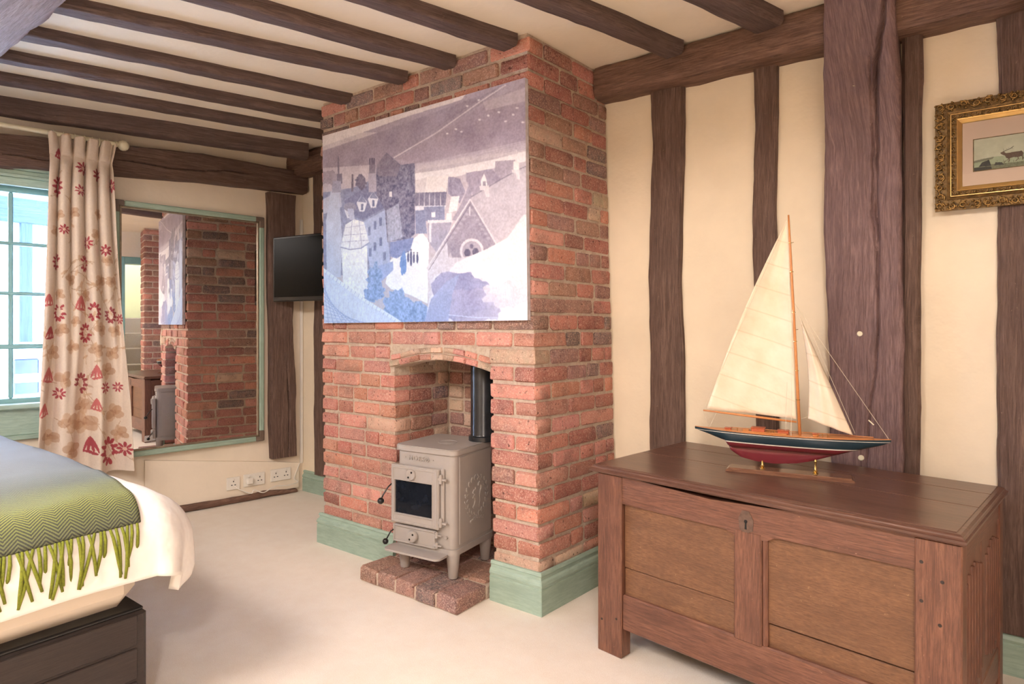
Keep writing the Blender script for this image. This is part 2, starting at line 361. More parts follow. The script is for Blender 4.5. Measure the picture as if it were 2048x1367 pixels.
# ------------------------------------------------------------------ numpy painter for flat print and embroidery
def vnoise(h, w, cell, seed, octs=4):
    rg = np.random.RandomState(seed); out = np.zeros((h, w)); amp = 1; tot = 0
    for o in range(octs):
        c = max(1.5, cell / 2 ** o); gh, gw = int(h / c) + 3, int(w / c) + 3; g = rg.rand(gh, gw)
        y = np.arange(h) / c; x = np.arange(w) / c; yi = y.astype(int); xi = x.astype(int); fy = (y - yi)[:, None]; fx = (x - xi)[None]
        fy = fy * fy * (3 - 2 * fy); fx = fx * fx * (3 - 2 * fx)
        out += amp * (g[yi][:, xi] * (1 - fy) * (1 - fx) + g[yi + 1][:, xi] * fy * (1 - fx) + g[yi][:, xi + 1] * (1 - fy) * fx + g[yi + 1][:, xi + 1] * fy * fx)
        tot += amp; amp *= .6
    return out / tot
class Canvas:
    def __init__(s, w, h, c): s.w = w; s.h = h; s.a = np.ones((h, w, 3)) * np.array(c, float); s.Hm = None
    def tr(s, pts):
        pts = np.array(pts, float)
        if s.Hm is not None:
            q = np.c_[pts, np.ones(len(pts))] @ s.Hm.T; pts = q[:, :2] / q[:, 2:]
        return pts * [s.w, s.h]
    def homog(s, quad):                      # quad TL,TR,BR,BL in picture px -> unit square
        A = []; b = []
        for (x, y), (u, v) in zip(quad, ((0, 0), (1, 0), (1, 1), (0, 1))):
            A.append([x, y, 1, 0, 0, 0, -u * x, -u * y]); b.append(u); A.append([0, 0, 0, x, y, 1, -v * x, -v * y]); b.append(v)
        s.Hm = np.append(np.linalg.solve(np.array(A, float), np.array(b, float)), 1).reshape(3, 3)
    def mask(s, P):
        x0 = max(0, int(P[:, 0].min()) - 1); x1 = min(s.w, int(P[:, 0].max()) + 2); y0 = max(0, int(P[:, 1].min()) - 1); y1 = min(s.h, int(P[:, 1].max()) + 2)
        if x1 <= x0 or y1 <= y0: return None
        X, Y = np.meshgrid(np.arange(x0, x1) + .5, np.arange(y0, y1) + .5); m = np.zeros(X.shape, bool); n = len(P)
        for i in range(n):
            xa, ya = P[i]; xb, yb = P[(i + 1) % n]
            if ya == yb: continue
            c = ((ya > Y) != (yb > Y)) & (X < (xb - xa) * (Y - ya) / (yb - ya) + xa); m ^= c
        return slice(y0, y1), slice(x0, x1), m
    def poly(s, pts, c, al=1, tex=0, cell=6, seed=1, raw=False):
        r = s.mask(s.tr(pts) if not raw else np.array(pts, float))
        if r is None: return
        ys, xs, m = r; cc = np.array(c, float)
        if tex:
            nz = vnoise(m.shape[0], m.shape[1], cell, seed)[..., None]; cc = cc + (nz - .5) * 2 * tex
        s.a[ys, xs] = np.where(m[..., None], s.a[ys, xs] * (1 - al) + cc * al, s.a[ys, xs])
    def ell(s, cx, cy, rx, ry, c, ang=0, n=16, **k):
        q = np.linspace(0, 2 * PI, n, False); x = np.cos(q) * rx; y = np.sin(q) * ry; ca, sa = math.cos(ang), math.sin(ang)
        s.poly(np.c_[cx + x * ca - y * sa, cy + x * sa + y * ca], c, **k)
    def line(s, pts, wd, c, **k):
        pts = np.array(pts, float)
        for a, b in zip(pts[:-1], pts[1:]):
            d = b - a; L = np.hypot(*d)
            if L < 1e-6: continue
            n = np.array([-d[1], d[0]]) / L * wd / 2; e = d / L * wd * .3; s.poly([a - n - e, b - n + e, b + n + e, a + n - e], c, **k)
    def blob(s, cx, cy, rx, ry, c, sd=1, jag=.25, n=26, **k):
        rg = np.random.RandomState(sd); q = np.linspace(0, 2 * PI, n, False); r = 1 + jag * (rg.rand(n) - .5) * 2
        s.poly(np.c_[cx + np.cos(q) * rx * r, cy + np.sin(q) * ry * r], c, **k)
    def lin(s):
        x = np.clip(s.a / 255, 0, 1); return np.where(x <= .04045, x / 12.92, ((x + .055) / 1.055) ** 2.4)
def painted_grid(name, P, cv, m, nu, nv, parent=None, smooth=True, **k):
    """P(U,V)->(N,3) with V=0 at the top; one vertex colour per vertex from canvas cv"""
    U, V = np.meshgrid(np.linspace(0, 1, nu), np.linspace(0, 1, nv)); U = U.ravel(); V = V.ravel(); pts = P(U, V)
    a = (np.arange(nv - 1)[:, None] * nu + np.arange(nu - 1)[None]).ravel(); q = np.stack([a, a + nu, a + nu + 1, a + 1], 1)
    me = bpy.data.meshes.new(name); me.vertices.add(len(pts)); me.vertices.foreach_set('co', pts.astype(np.float32).ravel())
    me.loops.add(q.size); me.loops.foreach_set('vertex_index', q.ravel().astype(np.int32)); me.polygons.add(len(q))
    me.polygons.foreach_set('loop_start', (np.arange(len(q)) * 4).astype(np.int32)); me.update(calc_edges=True)
    uv = me.uv_layers.new(name='UVMap'); uv.data.foreach_set('uv', np.stack([U, V], 1)[q.ravel()].astype(np.float32).ravel())
    L = cv.lin(); ci = L[np.clip((V * (cv.h - 1)).round().astype(int), 0, cv.h - 1), np.clip((U * (cv.w - 1)).round().astype(int), 0, cv.w - 1)]
    at = me.color_attributes.new('Col', 'FLOAT_COLOR', 'POINT'); at.data.foreach_set('color', np.c_[ci, np.ones(len(ci))].astype(np.float32).ravel())
    me.materials.append(m); me.validate()
    if smooth: me.shade_smooth()
    return link(name, me, parent, **k)

#@@STRUCTURE
# ------------------------------------------------------------------ room shell
ZC = 2.46; XE = .95; YB = -2.6
mb = MB(); mb.box((-4.9 - .9, YB - .2, -.12), (2.9, 3.1, 0), .001); mb.build('floor', M['carpet'], kind='structure', label='cream wool carpet covering the bedroom floor')
ceiling = MB().box((-5.8, YB - .2, ZC), (XE + .15, 3.1, ZC + .1), .001).build('ceiling', M['ceil'], kind='structure', label='cream plaster ceiling between dark exposed joists')
wall_right = MB().box((-4.2, 2.78, -.1), (3.2, 2.98, ZC + .1), .001).build('wall_right', M['plaster'], kind='structure', label='cream plaster wall with dark upright timber studs')
MB().box((-5.8, YB - .2, -.1), (3.2, YB, ZC + .1), .001).build('wall_back', M['plaster'], kind='structure', label='cream wall behind the camera')
wl = MB(); S0, S1, Z0, Z1 = 1.42, 2.92, .74, 2.03
def lwbox(mb, s0, s1, o0, o1, z0, z1, b=.001, grain=2):
    X = Matrix.Translation(WP) @ Matrix(((-WD.x, WN.x, 0, 0), (-WD.y, WN.y, 0, 0), (0, 0, 1, 0), (0, 0, 0, 1)))
    vs, fs = cbox((s0, o0, z0), (s1, o1, z1), b); X3 = X.to_3x3()
    if X3.determinant() < 0: fs = [f[::-1] for f in fs]
    return mb.add(vs, fs, X, grain)
lwbox(wl, -.2, S0, -.22, 0, -.1, ZC + .1); lwbox(wl, S1, 5.6, -.22, 0, -.1, ZC + .1); lwbox(wl, S0, S1, -.22, 0, -.1, Z0); lwbox(wl, S0, S1, -.22, 0, Z1, ZC + .1)
wall_left = wl.build('wall_left', M['plasterL'], kind='structure', label='pale plaster wall holding the window and mirror')
# end wall with doorway, seen in the mirror
DY0, DY1, DZ = 2.04, 2.74, 2.05
we = MB(); we.box((XE, YB, -.1), (XE + .14, DY0, ZC + .1), .001); we.box((XE, DY0, DZ), (XE + .14, 2.79, ZC + .1), .001); we.build('wall_end', M['plasterL'], kind='structure', label='pale end wall with a doorway to the stairs, seen in the mirror')
df = MB(); df.box((XE - .02, DY0 - .07, 0), (XE + .16, DY0 + .02, DZ + .08), .004); df.box((XE - .02, DY0 + .02, DZ - .01), (XE + .16, 2.77, DZ + .08), .004)
df.build('door_1_frame', M['teal'], kind='structure', label='blue green door frame reflected in the mirror')
# stair hall
sh = MB(); sh.box((2.75, 1.2, -.1), (2.9, 3.0, 2.9), .001); sh.box((XE + .14, 1.2, -.1), (2.9, 1.3, 2.9), .001); sh.box((XE + .14, 1.2, 2.8), (2.9, 3.0, 2.9), .001)
sh.build('wall_hall', M['yellow'], kind='structure', label='pale yellow wall of the stair hall beyond the doorway')
st = empty('staircase', (1.3, 2.1, 0), label='taupe carpeted stairs beyond the doorway, reflected in the mirror', cat='stairs')
for i in range(6):
    MB().box((1.35 + .22 * i - 1.3, 1.32 - 2.1, 0), (1.60 + .22 * i - 1.3, 2.76 - 2.1, .225 * (i + 1)), .012).build('step', M['stair'], st)

# joists
J = [((0, 235), (561, 314), .095, .10, 2.62), ((0, 172), (632, 279), .045, .095, 2.66), ((6, 129), (641, 246), .045, .09, 2.66), ((55, 85), (645, 203), .045, .09, 2.66),
     ((119, 32), (764, 165), .045, .095, 2.185), ((351, 0), (832, 129), .05, .095, 2.185), ((672, 0), (941, 85), .05, .10, 2.185), ((1016, 0), (1270, 96), .055, .10, 2.67), ((1354, 0), (1447, 42), .055, .12, 2.67)]
jl = ['wide rough joist nearest the left wall, plaster bitten over its edge', 'second joist in from the left wall', 'third joist in, running just past the chimney', 'fourth joist in, ending at the chimney top left', 'joist ending on the chimney front, left of three', 'joist ending on the chimney front, middle of three', 'joist ending near the chimney corner', 'dark joist right of the chimney resting on the wall beam', 'last short joist at the top, ending on the wall beam']
for (a, b, dz, w, ye), lab in zip(J, jl):
    p = hz(*a, ZC - dz); q = hz(*b, ZC - dz); d = (q - p); d.z = 0; d = d / d.y
    y0 = .85 if dz == .095 else YB; base = p + d * (y0 - p.y); base.z = ZC; A = d.normalized(); L = (ye - y0) * d.length
    Wd = A.cross(Vector((0, 0, 1))); 
    timber('beam', [(0, 0, w), (L, 0, w)], base, A, Wd, (0, 0, -1), dz, M['joist'], ceiling, wob=.012 if dz == .095 else .007, seg=.05, nf=9, ns=4, rnd=.01, label=lab)
a = hz(0, 135, 2.2); b = hz(147, 0, 2.2)
timber('beam', [(-5.0, -.34, 0), (XE, -.34, 0)], (0, .735, 2.46), (1, 0, 0), (0, 1, 0), (0, 0, -1), .26, M['greybeam'], ceiling, wob=.02, seg=.05, nf=12, ns=8, rnd=.03, label='massive grey weathered cross beam under the joists, top left corner')

# right wall timbers
def hyx(px, y): p = ray(px, 655); return p.x / p.y * y
def post(name, rows, yf, mt, parent, label, depth=.03, **k):
    y = 2.78 - depth; rr = []
    for py, xl, xr in rows:
        a = hy(xl, py, y); b = hy(xr, py, y); rr.append((a.z, a.x, b.x))
    return timber(name, rr, (0, 2.78, 0), (0, 0, 1), (1, 0, 0), (0, -1, 0), depth, mt, parent, label=label, **k)
post('timber_post', [(1345, 1299, 1366), (880, 1298, 1367), (700, 1300, 1364), (560, 1297, 1358), (470, 1299, 1362), (300, 1302, 1366), (170, 1300, 1365)], 0, M['beam'], wall_right, 'upright stud nearest the chimney on the right wall', crack=[[(1.9, -1.22, .004, .01), (1.2, -1.20, .004, .01)]])
post('timber_post', [(1345, 1512, 1556), (865, 1510, 1555), (640, 1512, 1554), (590, 1508, 1556), (520, 1504, 1555), (440, 1503, 1549), (330, 1508, 1553), (250, 1508, 1554), (120, 1504, 1555)], 0, M['beam'], wall_right, 'narrow crooked stud behind the toy yacht sail', wob=.005)
post('timber_post', [(1262, 1995, 2130), (1000, 1994, 2130), (560, 1994, 2130), (420, 1997, 2130), (15, 1994, 2130)], 0, M['beam'], wall_right, 'broad dark stud behind the gilt frame at the right edge')
rows = []
for x in np.arange(-1.50, XE - .05, .12):
    zb = interp(x, [-1.5, -1.35, -1.0, -.85, -.6, -.2, .4], [2.32, 2.315, 2.295, 2.305, 2.295, 2.28, 2.275]); rows.append((x, zb, 2.462))
timber('beam', rows, (0, 2.78, 0), (1, 0, 0), (0, 0, 1), (0, -1, 0), .125, M['rail'], wall_right, wob=.012, rnd=.045, ns=7, rough=.005, label='rough horizontal rail beam along the top of the right wall')
timber('beam', [(-4.06, 2.30, 2.462), (-2.92, 2.30, 2.462)], (0, 2.78, 0), (1, 0, 0), (0, 0, 1), (0, -1, 0), .12, M['rail'], wall_right, wob=.01, rnd=.03, ns=7, rough=.005, label='short rail beam in the alcove left of the chimney')
post('timber_post', [(948, 627, 662), (600, 626, 662), (345, 624, 662)], 0, M['beam'], wall_right, 'dark stud in the alcove behind the television', depth=.03)
# big jowled post
rr = []
for py, xl, xr in [(1365, 1662, 1806), (920, 1660, 1805), (700, 1655, 1806), (560, 1651, 1804), (470, 1646, 1803), (200, 1646, 1799), (0, 1648, 1790), (-40, 1646, 1788)]:
    y = 2.78 - interp(py, [-70, 300], [.16, .09]); a = hy(xl, py, y); b = hy(xr, py, y); rr.append((max(0, min(2.47, a.z)), a.x, b.x))
fx = lambda px, py: hy(px, py, 2.69)
ck = [(p.z, p.x, dd, ww) for p, dd, ww in [(fx(1776, -30), .02, .008), (fx(1768, 60), .03, .012), (fx(1755, 130), .035, .012), (fx(1752, 200), .03, .013), (fx(1755, 280), .02, .009), (fx(1751, 380), .02, .009), (fx(1757, 470), .02, .008), (fx(1755, 560), .015, .007), (fx(1757, 650), .012, .006), (fx(1752, 740), .012, .006), (fx(1738, 830), .01, .006), (fx(1733, 935), .008, .005)]]
ck2 = [(p.z, p.x, dd, ww) for p, dd, ww in [(fx(1742, 120), .012, .006), (fx(1747, 300), .014, .007), (fx(1745, 420), .014, .007), (fx(1752, 500), .012, .006)]]
bp = timber('timber_post', rr, (0, 2.78, 0), (0, 0, 1), (1, 0, 0), (0, -1, 0), .09,  M['bigpost'], None, crack=[ck, ck2], dfun=lambda t_: interp(t_, [1.9, 2.44], [.09, .16]), seg=.012, nf=90, ns=7, wob=.006, rnd=.018, kind='structure', label='broad purple brown oak post with a long crack behind the chest')
timber('side_stud', [(0, -.235, -.188), (2.46, -.235, -.170)], (0, 2.78, 0), (0, 0, 1), (1, 0, 0), (0, -1, 0), .045, M['beam'], bp, seg=.05, nf=8, wob=.004, label='darker side timber of the post')
for px, py in ((1720, 667), (1722, 915)):
    p = hy(px, py, 2.69); MB().lathe([(.0, -.004), (.0105, -.003), (.0105, .002), (.008, .004), (0, .0045)], 12, T(p.x, 2.69, p.z, rx=PI / 2)).build('peg', M['cream'], bp, label='white filled peg hole')
p = hy(1715, 176, 2.69); MB().tube([(p.x, 2.70, p.z), (p.x, 2.665, p.z), (p.x - .012, 2.655, p.z)], .0022, 6).build('nail', M['chrome'], bp, smooth=True)
p = hy(1720, 278, 2.69); MB().lathe([(.0, -.004), (.012, -.003), (.012, .001), (.004, -.001), (0, -.001)], 12, T(p.x, 2.69, p.z, rx=PI / 2)).build('peg', M['bigpost'], bp)

# left wall timbers
def lw_timber(rows, depth, vert, mt, lab, name='beam', **k):
    if vert: A, Wd = Vector((0, 0, 1)), -WD
    else: A, Wd = -WD, Vector((0, 0, 1))
    return timber(name, rows, WP, A, Wd, WN, depth, mt, wall_left, label=lab, **k)
rr = []
for pt, pb in (((560, 328), (600, 384)), ((400, 306), (400, 362)), ((180, 281), (200, 347)), ((0, 266), (0, 332))):
    s, zt = hl(*pt, .08); s2, zb = hl(*pb, .08); rr.append((s2, zb, zt))
rr[0] = (.0, rr[0][1], 2.34); rr.append((5.4, rr[-1][1] - .02, rr[-1][2]))
ck = [[(hl(x, y, .08)[0], hl(x, y, .08)[1], .02, .007) for x, y in [(235, 318), (280, 325), (345, 337), (400, 341), (450, 340), (500, 348)]], [(hl(x, y, .08)[0], hl(x, y, .08)[1], .02, .007) for x, y in [(10, 308), (40, 310), (75, 318), (110, 322)]]]
lw_timber(rr, .09, False, M['beam'], 'dark wall plate beam above the window and mirror', wob=.008, rnd=.015, nf=36, crack=ck)
rr = []
for y, xl, xr in [(383, 536, 593), (500, 537, 590), (640, 540, 586), (760, 541, 592), (850, 541, 593), (918, 544, 595)]:
    s, z = hl(xl, y, .05); s2, _ = hl(xr, y, .05); rr.append((z, s2, s))
pp = lw_timber(rr, .055, True, M['beam'], 'corner post between the mirror and the alcove', name='timber_post', wob=.006, nf=34, crack=[[(hl(578, y, .05)[1], hl(x, y, .05)[0], .014, .006) for x, y in ((740, 0), (0, 0))][:0] or [(hl(574, 730, .05)[1], hl(573, 730, .05)[0], .015, .006), (hl(578, 800, .05)[1], hl(578, 800, .05)[0], .018, .007), (hl(577, 910, .05)[1], hl(577, 910, .05)[0], .012, .006)]])
lw_timber([(.06, 0, .022), (.3, 0, .045), (.55, 0, .05), (.95, 0, .045), (1.3, 0, .04)], .055, False, M['rail'], 'worn timber sole plate at the foot of the left wall', wob=.012, rnd=.02)
X = Matrix.Translation(WP) @ Matrix(((-WD.x, 0, WN.x, 0), (-WD.y, 0, WN.y, 0), (0, 1, 0, 0), (0, 0, 0, 1)))
MB().prism([(.04, .03), (1.04, .03), (1.04, .37), (.28, .25), (.04, .21)], -.001, .028, X).build('plinth', M['plasterL'], wall_left, label='slightly proud plaster at the foot of the wall')
mb = MB(); lwbox(mb, .002, .022, .0, .016, .2, 2.0, .003); mb.build('trunking', M['white'], wall_left, label='white cable trunking up the corner')

# baseboards
def skirt(name, p0, p1, nrm, h, m, th=.022, ext0=0, ext1=0, label=None):
    p0 = Vector(p0); p1 = Vector(p1); d = (p1 - p0).normalized(); nrm = Vector(nrm).normalized()
    prof = [(0, 0), (th, 0), (th, h * .62), (th - .003, h * .63), (th - .003, h * .66), (th, h * .67), (th + .002, h * .72), (th - .002, h * .79), (th - .009, h * .83), (th - .012, h * .9), (th - .007, h * .92), (th - .007, h * .94), (th - .011, h), (0, h)]
    vs = []
    for e, s_ in ((p0, ext0), (p1, ext1)):
        for o, z in prof: vs.append(e + nrm * o + d * (o * s_) + Vector((0, 0, z)))
    n = len(prof); fs = [[i, (i + 1) % n, n + (i + 1) % n, n + i] for i in range(n)] + [list(range(n)), [n + i for i in range(n)][::-1]]
    L = (p1 - p0).length; uv = [(z, 3.) for o, z in prof] + [(z, 3. + L) for o, z in prof]
    mb = MB(); mb.add(vs, fs, uvs=uv); me = mb.mesh(name, m); bm = bmesh.new(); bm.from_mesh(me); bmesh.ops.recalc_face_normals(bm, faces=bm.faces); bm.to_mesh(me); bm.free()
    return link(name, me, kind='structure', label=label)
skirt('baseboard_alcove', (-4.0, 2.78, 0), (-2.93, 2.78, 0), (0, -1, 0), .15, M['green'], label='sage green skirting in the alcove')
skirt('baseboard_right', (-1.42, 2.78, 0), (XE, 2.78, 0), (0, -1, 0), .17, M['green'], label='sage green skirting along the right wall behind the chest')
#@@CHIMNEY
# ------------------------------------------------------------------ chimney breast
def xl(z): return -2.944 - .0095 * z
def xr(z, y): return -1.478 - .0278 * z + .08 * (y - 2.17)
CW = 1.466
def wx(u, y, z): return xl(z) + u / CW * (xr(z, y) - xl(z))
YF = 2.17; YK = 2.775; OP0, OP1 = .589, 1.222; YIN = 2.56
chim = empty('chimney_breast', (-2.2, 2.4, 0), label='red brick chimney breast with an arched fireplace opening', cat='chimney')
chim_off = Vector((-2.2, 2.4, 0))
def arch(u):            # underside height of the arch
    q = (u - OP0) / (OP1 - OP0); return 1.0 + .045 * (1 - (2 * q - 1) ** 2)
def blk(mb, u0, u1, y0, y1, z0, z1, n=6):
    us = np.linspace(u0, u1, 2); vs = []
    P = lambda u, y, z: Vector((wx(u, y, z), y, z)) - chim_off
    vs = [P(u, y, z) for z in (z0, z1) for y in (y0, y1) for u in (u0, u1)]
    fs = [[0, 2, 3, 1], [4, 5, 7, 6], [0, 1, 5, 4], [2, 6, 7, 3], [0, 4, 6, 2], [1, 3, 7, 5]]
    mb.add(vs, fs)
G = .007
mb = MB()
blk(mb, G, OP0 - G, YF + G, YK, 0, 1.0); blk(mb, OP1 + G, CW - G, YF + G, YK, 0, 1.0); blk(mb, OP0 - G, OP1 + G, YIN + G, YK, 0, 1.5)
blk(mb, G, OP0 - .0, YF + G, YK, 1.0, 1.5); blk(mb, OP1, CW - G, YF + G, YK, 1.0, 1.5); blk(mb, G, CW - G, YF + G, YK, 1.5, ZC)
NA = 14; us = np.linspace(OP0 - .001, OP1 + .001, NA); vs = []
for y in (YF + G, YF + .12):
    for u in us: vs.append(Vector((wx(u, y, 1), y, arch(min(OP1, max(OP0, u))))) - chim_off)
    for u in us: vs.append(Vector((wx(u, y, 1.5), y, 1.5)) - chim_off)
fs = []
for i in range(NA - 1):
    fs += [[i, i + 1, NA + i + 1, NA + i], [2 * NA + i + 1, 2 * NA + i, 3 * NA + i, 3 * NA + i + 1], [i + 1, i, 2 * NA + i, 2 * NA + i + 1]]
mb.add(vs, fs); mb.build('mortar', M['mortar'], chim, label='pale lime mortar joints')
# brick meshes
BM = []
for i in range(12):
    rg = random.Random(i); vs, fs = cbox((-.5, -.5, -.5), (.5, .5, .5), .0)
    vs = []; idx = {}
    bx, by, bz = .035, .06, .10
    lo = [-.5] * 3; hi = [.5] * 3
    v0, f0 = cbox(lo, hi, .06)
    vv = []
    for p in v0:
        q = [0, 0, 0]
        for k, bb in zip(range(3), (bx, by, bz)):
            s_ = 1 if p[k] > 0 else -1; q[k] = s_ * (.5 - (bb if abs(p[k]) < .47 else 0)) + rg.uniform(-1, 1) * bb * .38
        vv.append(q)
    b = MB(); b.add(vv, f0); me = b.mesh('brick', M['brick'], math.radians(28)); BM.append(me)
PAL = dict(red=(180, 114, 102), pink=(198, 136, 124), orange=(198, 132, 110), deep=(152, 94, 84), dark=(112, 98, 98), purple=(140, 106, 100), tan=(200, 174, 150), brown=(158, 120, 102))
def pick(w):
    ks = list(w); c = PAL[R.choices(ks, [w[k] for k in ks])[0]]; j = R.uniform(.9, 1.1); return tuple(x * j * R.uniform(.97, 1.03) for x in c)
WLOW = dict(red=6, pink=8, orange=4, deep=1.5, purple=1, tan=.6); WTOP = dict(red=3, pink=1, orange=1.5, deep=2, dark=3, purple=3, tan=.4, brown=2)
WSIDE = dict(red=4, deep=4, dark=2.2, purple=3, orange=1.4, brown=2.2, tan=.3); WSIDELOW = dict(red=5, deep=3, orange=3, purple=1.5, pink=2, tan=.7, dark=.4); WIN = dict(brown=3, purple=2, deep=2, dark=1, tan=1.5)
bricks = []      # (priority, cx, cy, cz, sx, sy, sz, rz, color)
def br(pr, x0, x1, y0, y1, z0, z1, rz=0, pal=WLOW, jit=.003, sh=0):
    bricks.append((pr, (x0 + x1) / 2 + R.uniform(-1, 1) * .001, (y0 + y1) / 2 + R.uniform(-1, 1) * jit, (z0 + z1) / 2 + R.uniform(-1, 1) * .0015, x1 - x0, y1 - y0, z1 - z0, rz + R.uniform(-1, 1) * .008 * (not sh), pick(pal), sh))
CH = .0745; NC = 33; JT = .0135
def fill(a, b, first, last_half=False):
    """split a..b into bricks, starting at b going down to a"""
    out = []; x = b; k = 0; L = first
    while x - a > .03:
        w = L * R.uniform(.94, 1.05) if R.random() > .12 else R.choice([.105, .16])
        if x - w - a < .07: w = x - a
        if w > .25: w = w / 2
        out.append((x - w, x)); x -= w; L = .225 if R.random() < .78 else .115
    return out
PX0, PX1, PZ0, PZ1 = -2.96, -1.50, 1.235, 2.18
for c in range(NC):
    z0 = c * CH; z1 = min(z0 + CH, ZC); zm = (z0 + z1) / 2
    if z1 - z0 < .03: continue
    zt = z1 - JT; odd = c % 2; top = zm > 1.15
    spans = [(0, CW)]
    if z1 < 1.03: spans = [(OP1, CW), (0, OP0)]
    elif z0 < 1.09: spans = [(OP1 + .0, CW), (0, OP0 - .03)]
    for (a, b) in spans:
        first = .115 if odd else .225
        for (u0, u1) in fill(a, b, first if b == CW else (.225 if odd else .115)):
            x0, x1 = wx(u0, YF, zm), wx(u1, YF, zm); atL = u0 == 0; atR = abs(u1 - CW) < 1e-6
            if z1 < .13 and not (OP0 < u0 < OP1): vis = 0
            elif zm > PZ0 + .04 and zm < 1.2 + (655 - (272 + (x0 + 2.96) / 1.41 * -117)) / 1250 * (3.47 - (x0 + 2.96) / 1.41 * .84) - .07: vis = 0
            else: vis = 1
            if atR: vis = 1
            atO = (abs(u0 - OP1) < 1e-6 or abs(u1 - OP0) < 1e-6) and z1 < 1.03
            dep = .225 if (odd and (atR or atL)) else .105
            g0 = 0 if atL else JT / 2; g1 = 0 if atR else JT / 2
            if abs(u0 - OP1) < 1e-6: g0 = -.004
            if abs(u1 - OP0) < 1e-6: g1 = -.004
            br(3 if vis else 0, x0 + g0 - (.002 if atL else 0) + (.04 * dep if atR else 0), x1 - g1 + (.003 + .04 * dep if atR else 0), YF - R.uniform(0, .006), YF + dep, z0, zt, 0, sh=.08 if atR else 0, pal=WTOP if zm > 1.9 else (WLOW if zm < 1.2 or R.random() < .5 else WSIDE))
    # right face: y from YF+first..YK
    y = YF + (.225 if odd else .105) + JT; first = True
    while y < YK - .02:
        w = R.choice([.215, .215, .105, .15]) * R.uniform(.93, 1.06); w = .215 if (first and not odd and R.random() < .8) else w; first = False
        if y + w > YK - .05: w = YK - y
        cx = wx(CW, y + w / 2, zm)
        br(3 if (c > 1) else 0, cx - .10, cx + R.uniform(-.002, .003), y, y + w - (JT if y + w < YK else 0), z0, zt, -.08, WSIDE if zm > 1.0 else WSIDELOW); y += w
    # left face, seen in the mirror
    y = YF + (.225 if odd else .105) + JT
    first = not odd and R.random() < .3
    while y < YK - .02:
        w = (.105 if first else .215) * R.uniform(.95, 1.06); first = False
        if y + w > YK - .05: w = YK - y
        br(2, xl(zm) - R.uniform(0, .003), xl(zm) + .1, y, y + w - (JT if y + w < YK else 0), z0, zt, 0, WSIDE if zm > 1 else WSIDELOW); y += w
    # inside of fireplace
    if z1 < 1.12:
        xa, xb = wx(OP0, YIN, zm), wx(OP1, YIN, zm); y = YF + .10
        while y < YIN - .02:
            w = .215 * R.uniform(.6, 1.05)
            if y + w > YIN - .05: w = YIN - y
            br(2.5, xa - .09, xa + R.uniform(-.004, .006), y + JT / 2, y + w - JT / 2, z0, zt, 0, WIN, .004); br(.5, xb - R.uniform(-.004, .004), xb + .09, y + JT / 2, y + w - JT / 2, z0, zt, 0, WIN); y += w
        x = xa
        while x < xb - .02:
            w = R.choice([.215, .11]) * R.uniform(.95, 1.05)
            if x + w > xb - .05: w = xb - x
            br(2.4 if x < xa + .3 else .6, x + JT / 2, x + w - JT / 2, YIN - R.uniform(-.003, .006), YIN + .09, z0, zt, 0, WIN, .004); x += w
bricks.sort(key=lambda b: -b[0])
IND = 292
def bcol(c): return lin([min(255, v) for v in c])
def sheared(me, sh, sx, sy):
    m2 = me.copy()
    for v in m2.vertices: v.co.x += sh * sy / sx * v.co.y
    return m2
for k, (pr, x, y, z, sx, sy, sz, rz, c, sh) in enumerate(bricks[:IND]):
    o = bpy.data.objects.new('brick', BM[k % len(BM)] if not sh else sheared(BM[k % len(BM)], sh, sx, sy)); COL.objects.link(o); o.parent = chim
    o.location = Vector((x, y, z)) - chim_off; o.scale = (sx, sy, sz); o.rotation_euler = (0, 0, rz); o.color = bcol(c)
def joined(name, lst, parent, off, **kw):
    V = []; Fc = []; C = []
    for k, (pr, x, y, z, sx, sy, sz, rz, c, sh) in enumerate(lst):
        me = BM[k % len(BM)]; n = len(V); ca, sa = math.cos(rz), math.sin(rz)
        for v in me.vertices:
            a, b = v.co.x * sx + sh * v.co.y * sy, v.co.y * sy; V.append((x + a * ca - b * sa - off[0], y + a * sa + b * ca - off[1], z + v.co.z * sz - off[2]))
        for p in me.polygons: Fc.append([i + n for i in p.vertices]); 
        C += [bcol(c)] * len(me.vertices)
    me = bpy.data.meshes.new(name); me.from_pydata(V, [], Fc); me.update(); at = me.color_attributes.new('Col', 'FLOAT_COLOR', 'POINT')
    at.data.foreach_set('color', [q for c in C for q in c]); me.materials.append(M['brickj']); me.shade_smooth(); me.set_sharp_from_angle(angle=math.radians(28))
    return link(name, me, parent, **kw)
joined('brickwork', bricks[IND:], chim, chim_off, kind='stuff', label='remaining bricks behind the print, in the side face and inside the fireplace')
# arch of thin tiles
NT_ = 9; nn = 0
for ring in range(2):
    us = np.linspace(OP0 - .03, OP1 + .0, NT_ + 1)
    for i in range(NT_):
        ua, ub = us[i] + .003, us[i + 1] - .003; za = arch(min(OP1, max(OP0, ua))) + .002 + ring * .034; zb = arch(min(OP1, max(OP0, ub))) + .002 + ring * .034; th = .027 if ring == 0 else .026
        ang = math.atan2(zb - za, ub - ua); x = wx((ua + ub) / 2, YF, 1)
        o = bpy.data.objects.new('brick', BM[i % 12]); COL.objects.link(o); o.parent = chim; o.location = Vector((x + R.uniform(-.01, .01), YF + .05 + R.uniform(-.004, .003), (za + zb) / 2 + th / 2)) - chim_off
        o.scale = (ub - ua, .106, th); o.rotation_euler = (0, -ang + R.uniform(-.03, .03), 0); o.color = bcol(pick(dict(tan=3, pink=3, orange=1))); nn += 1
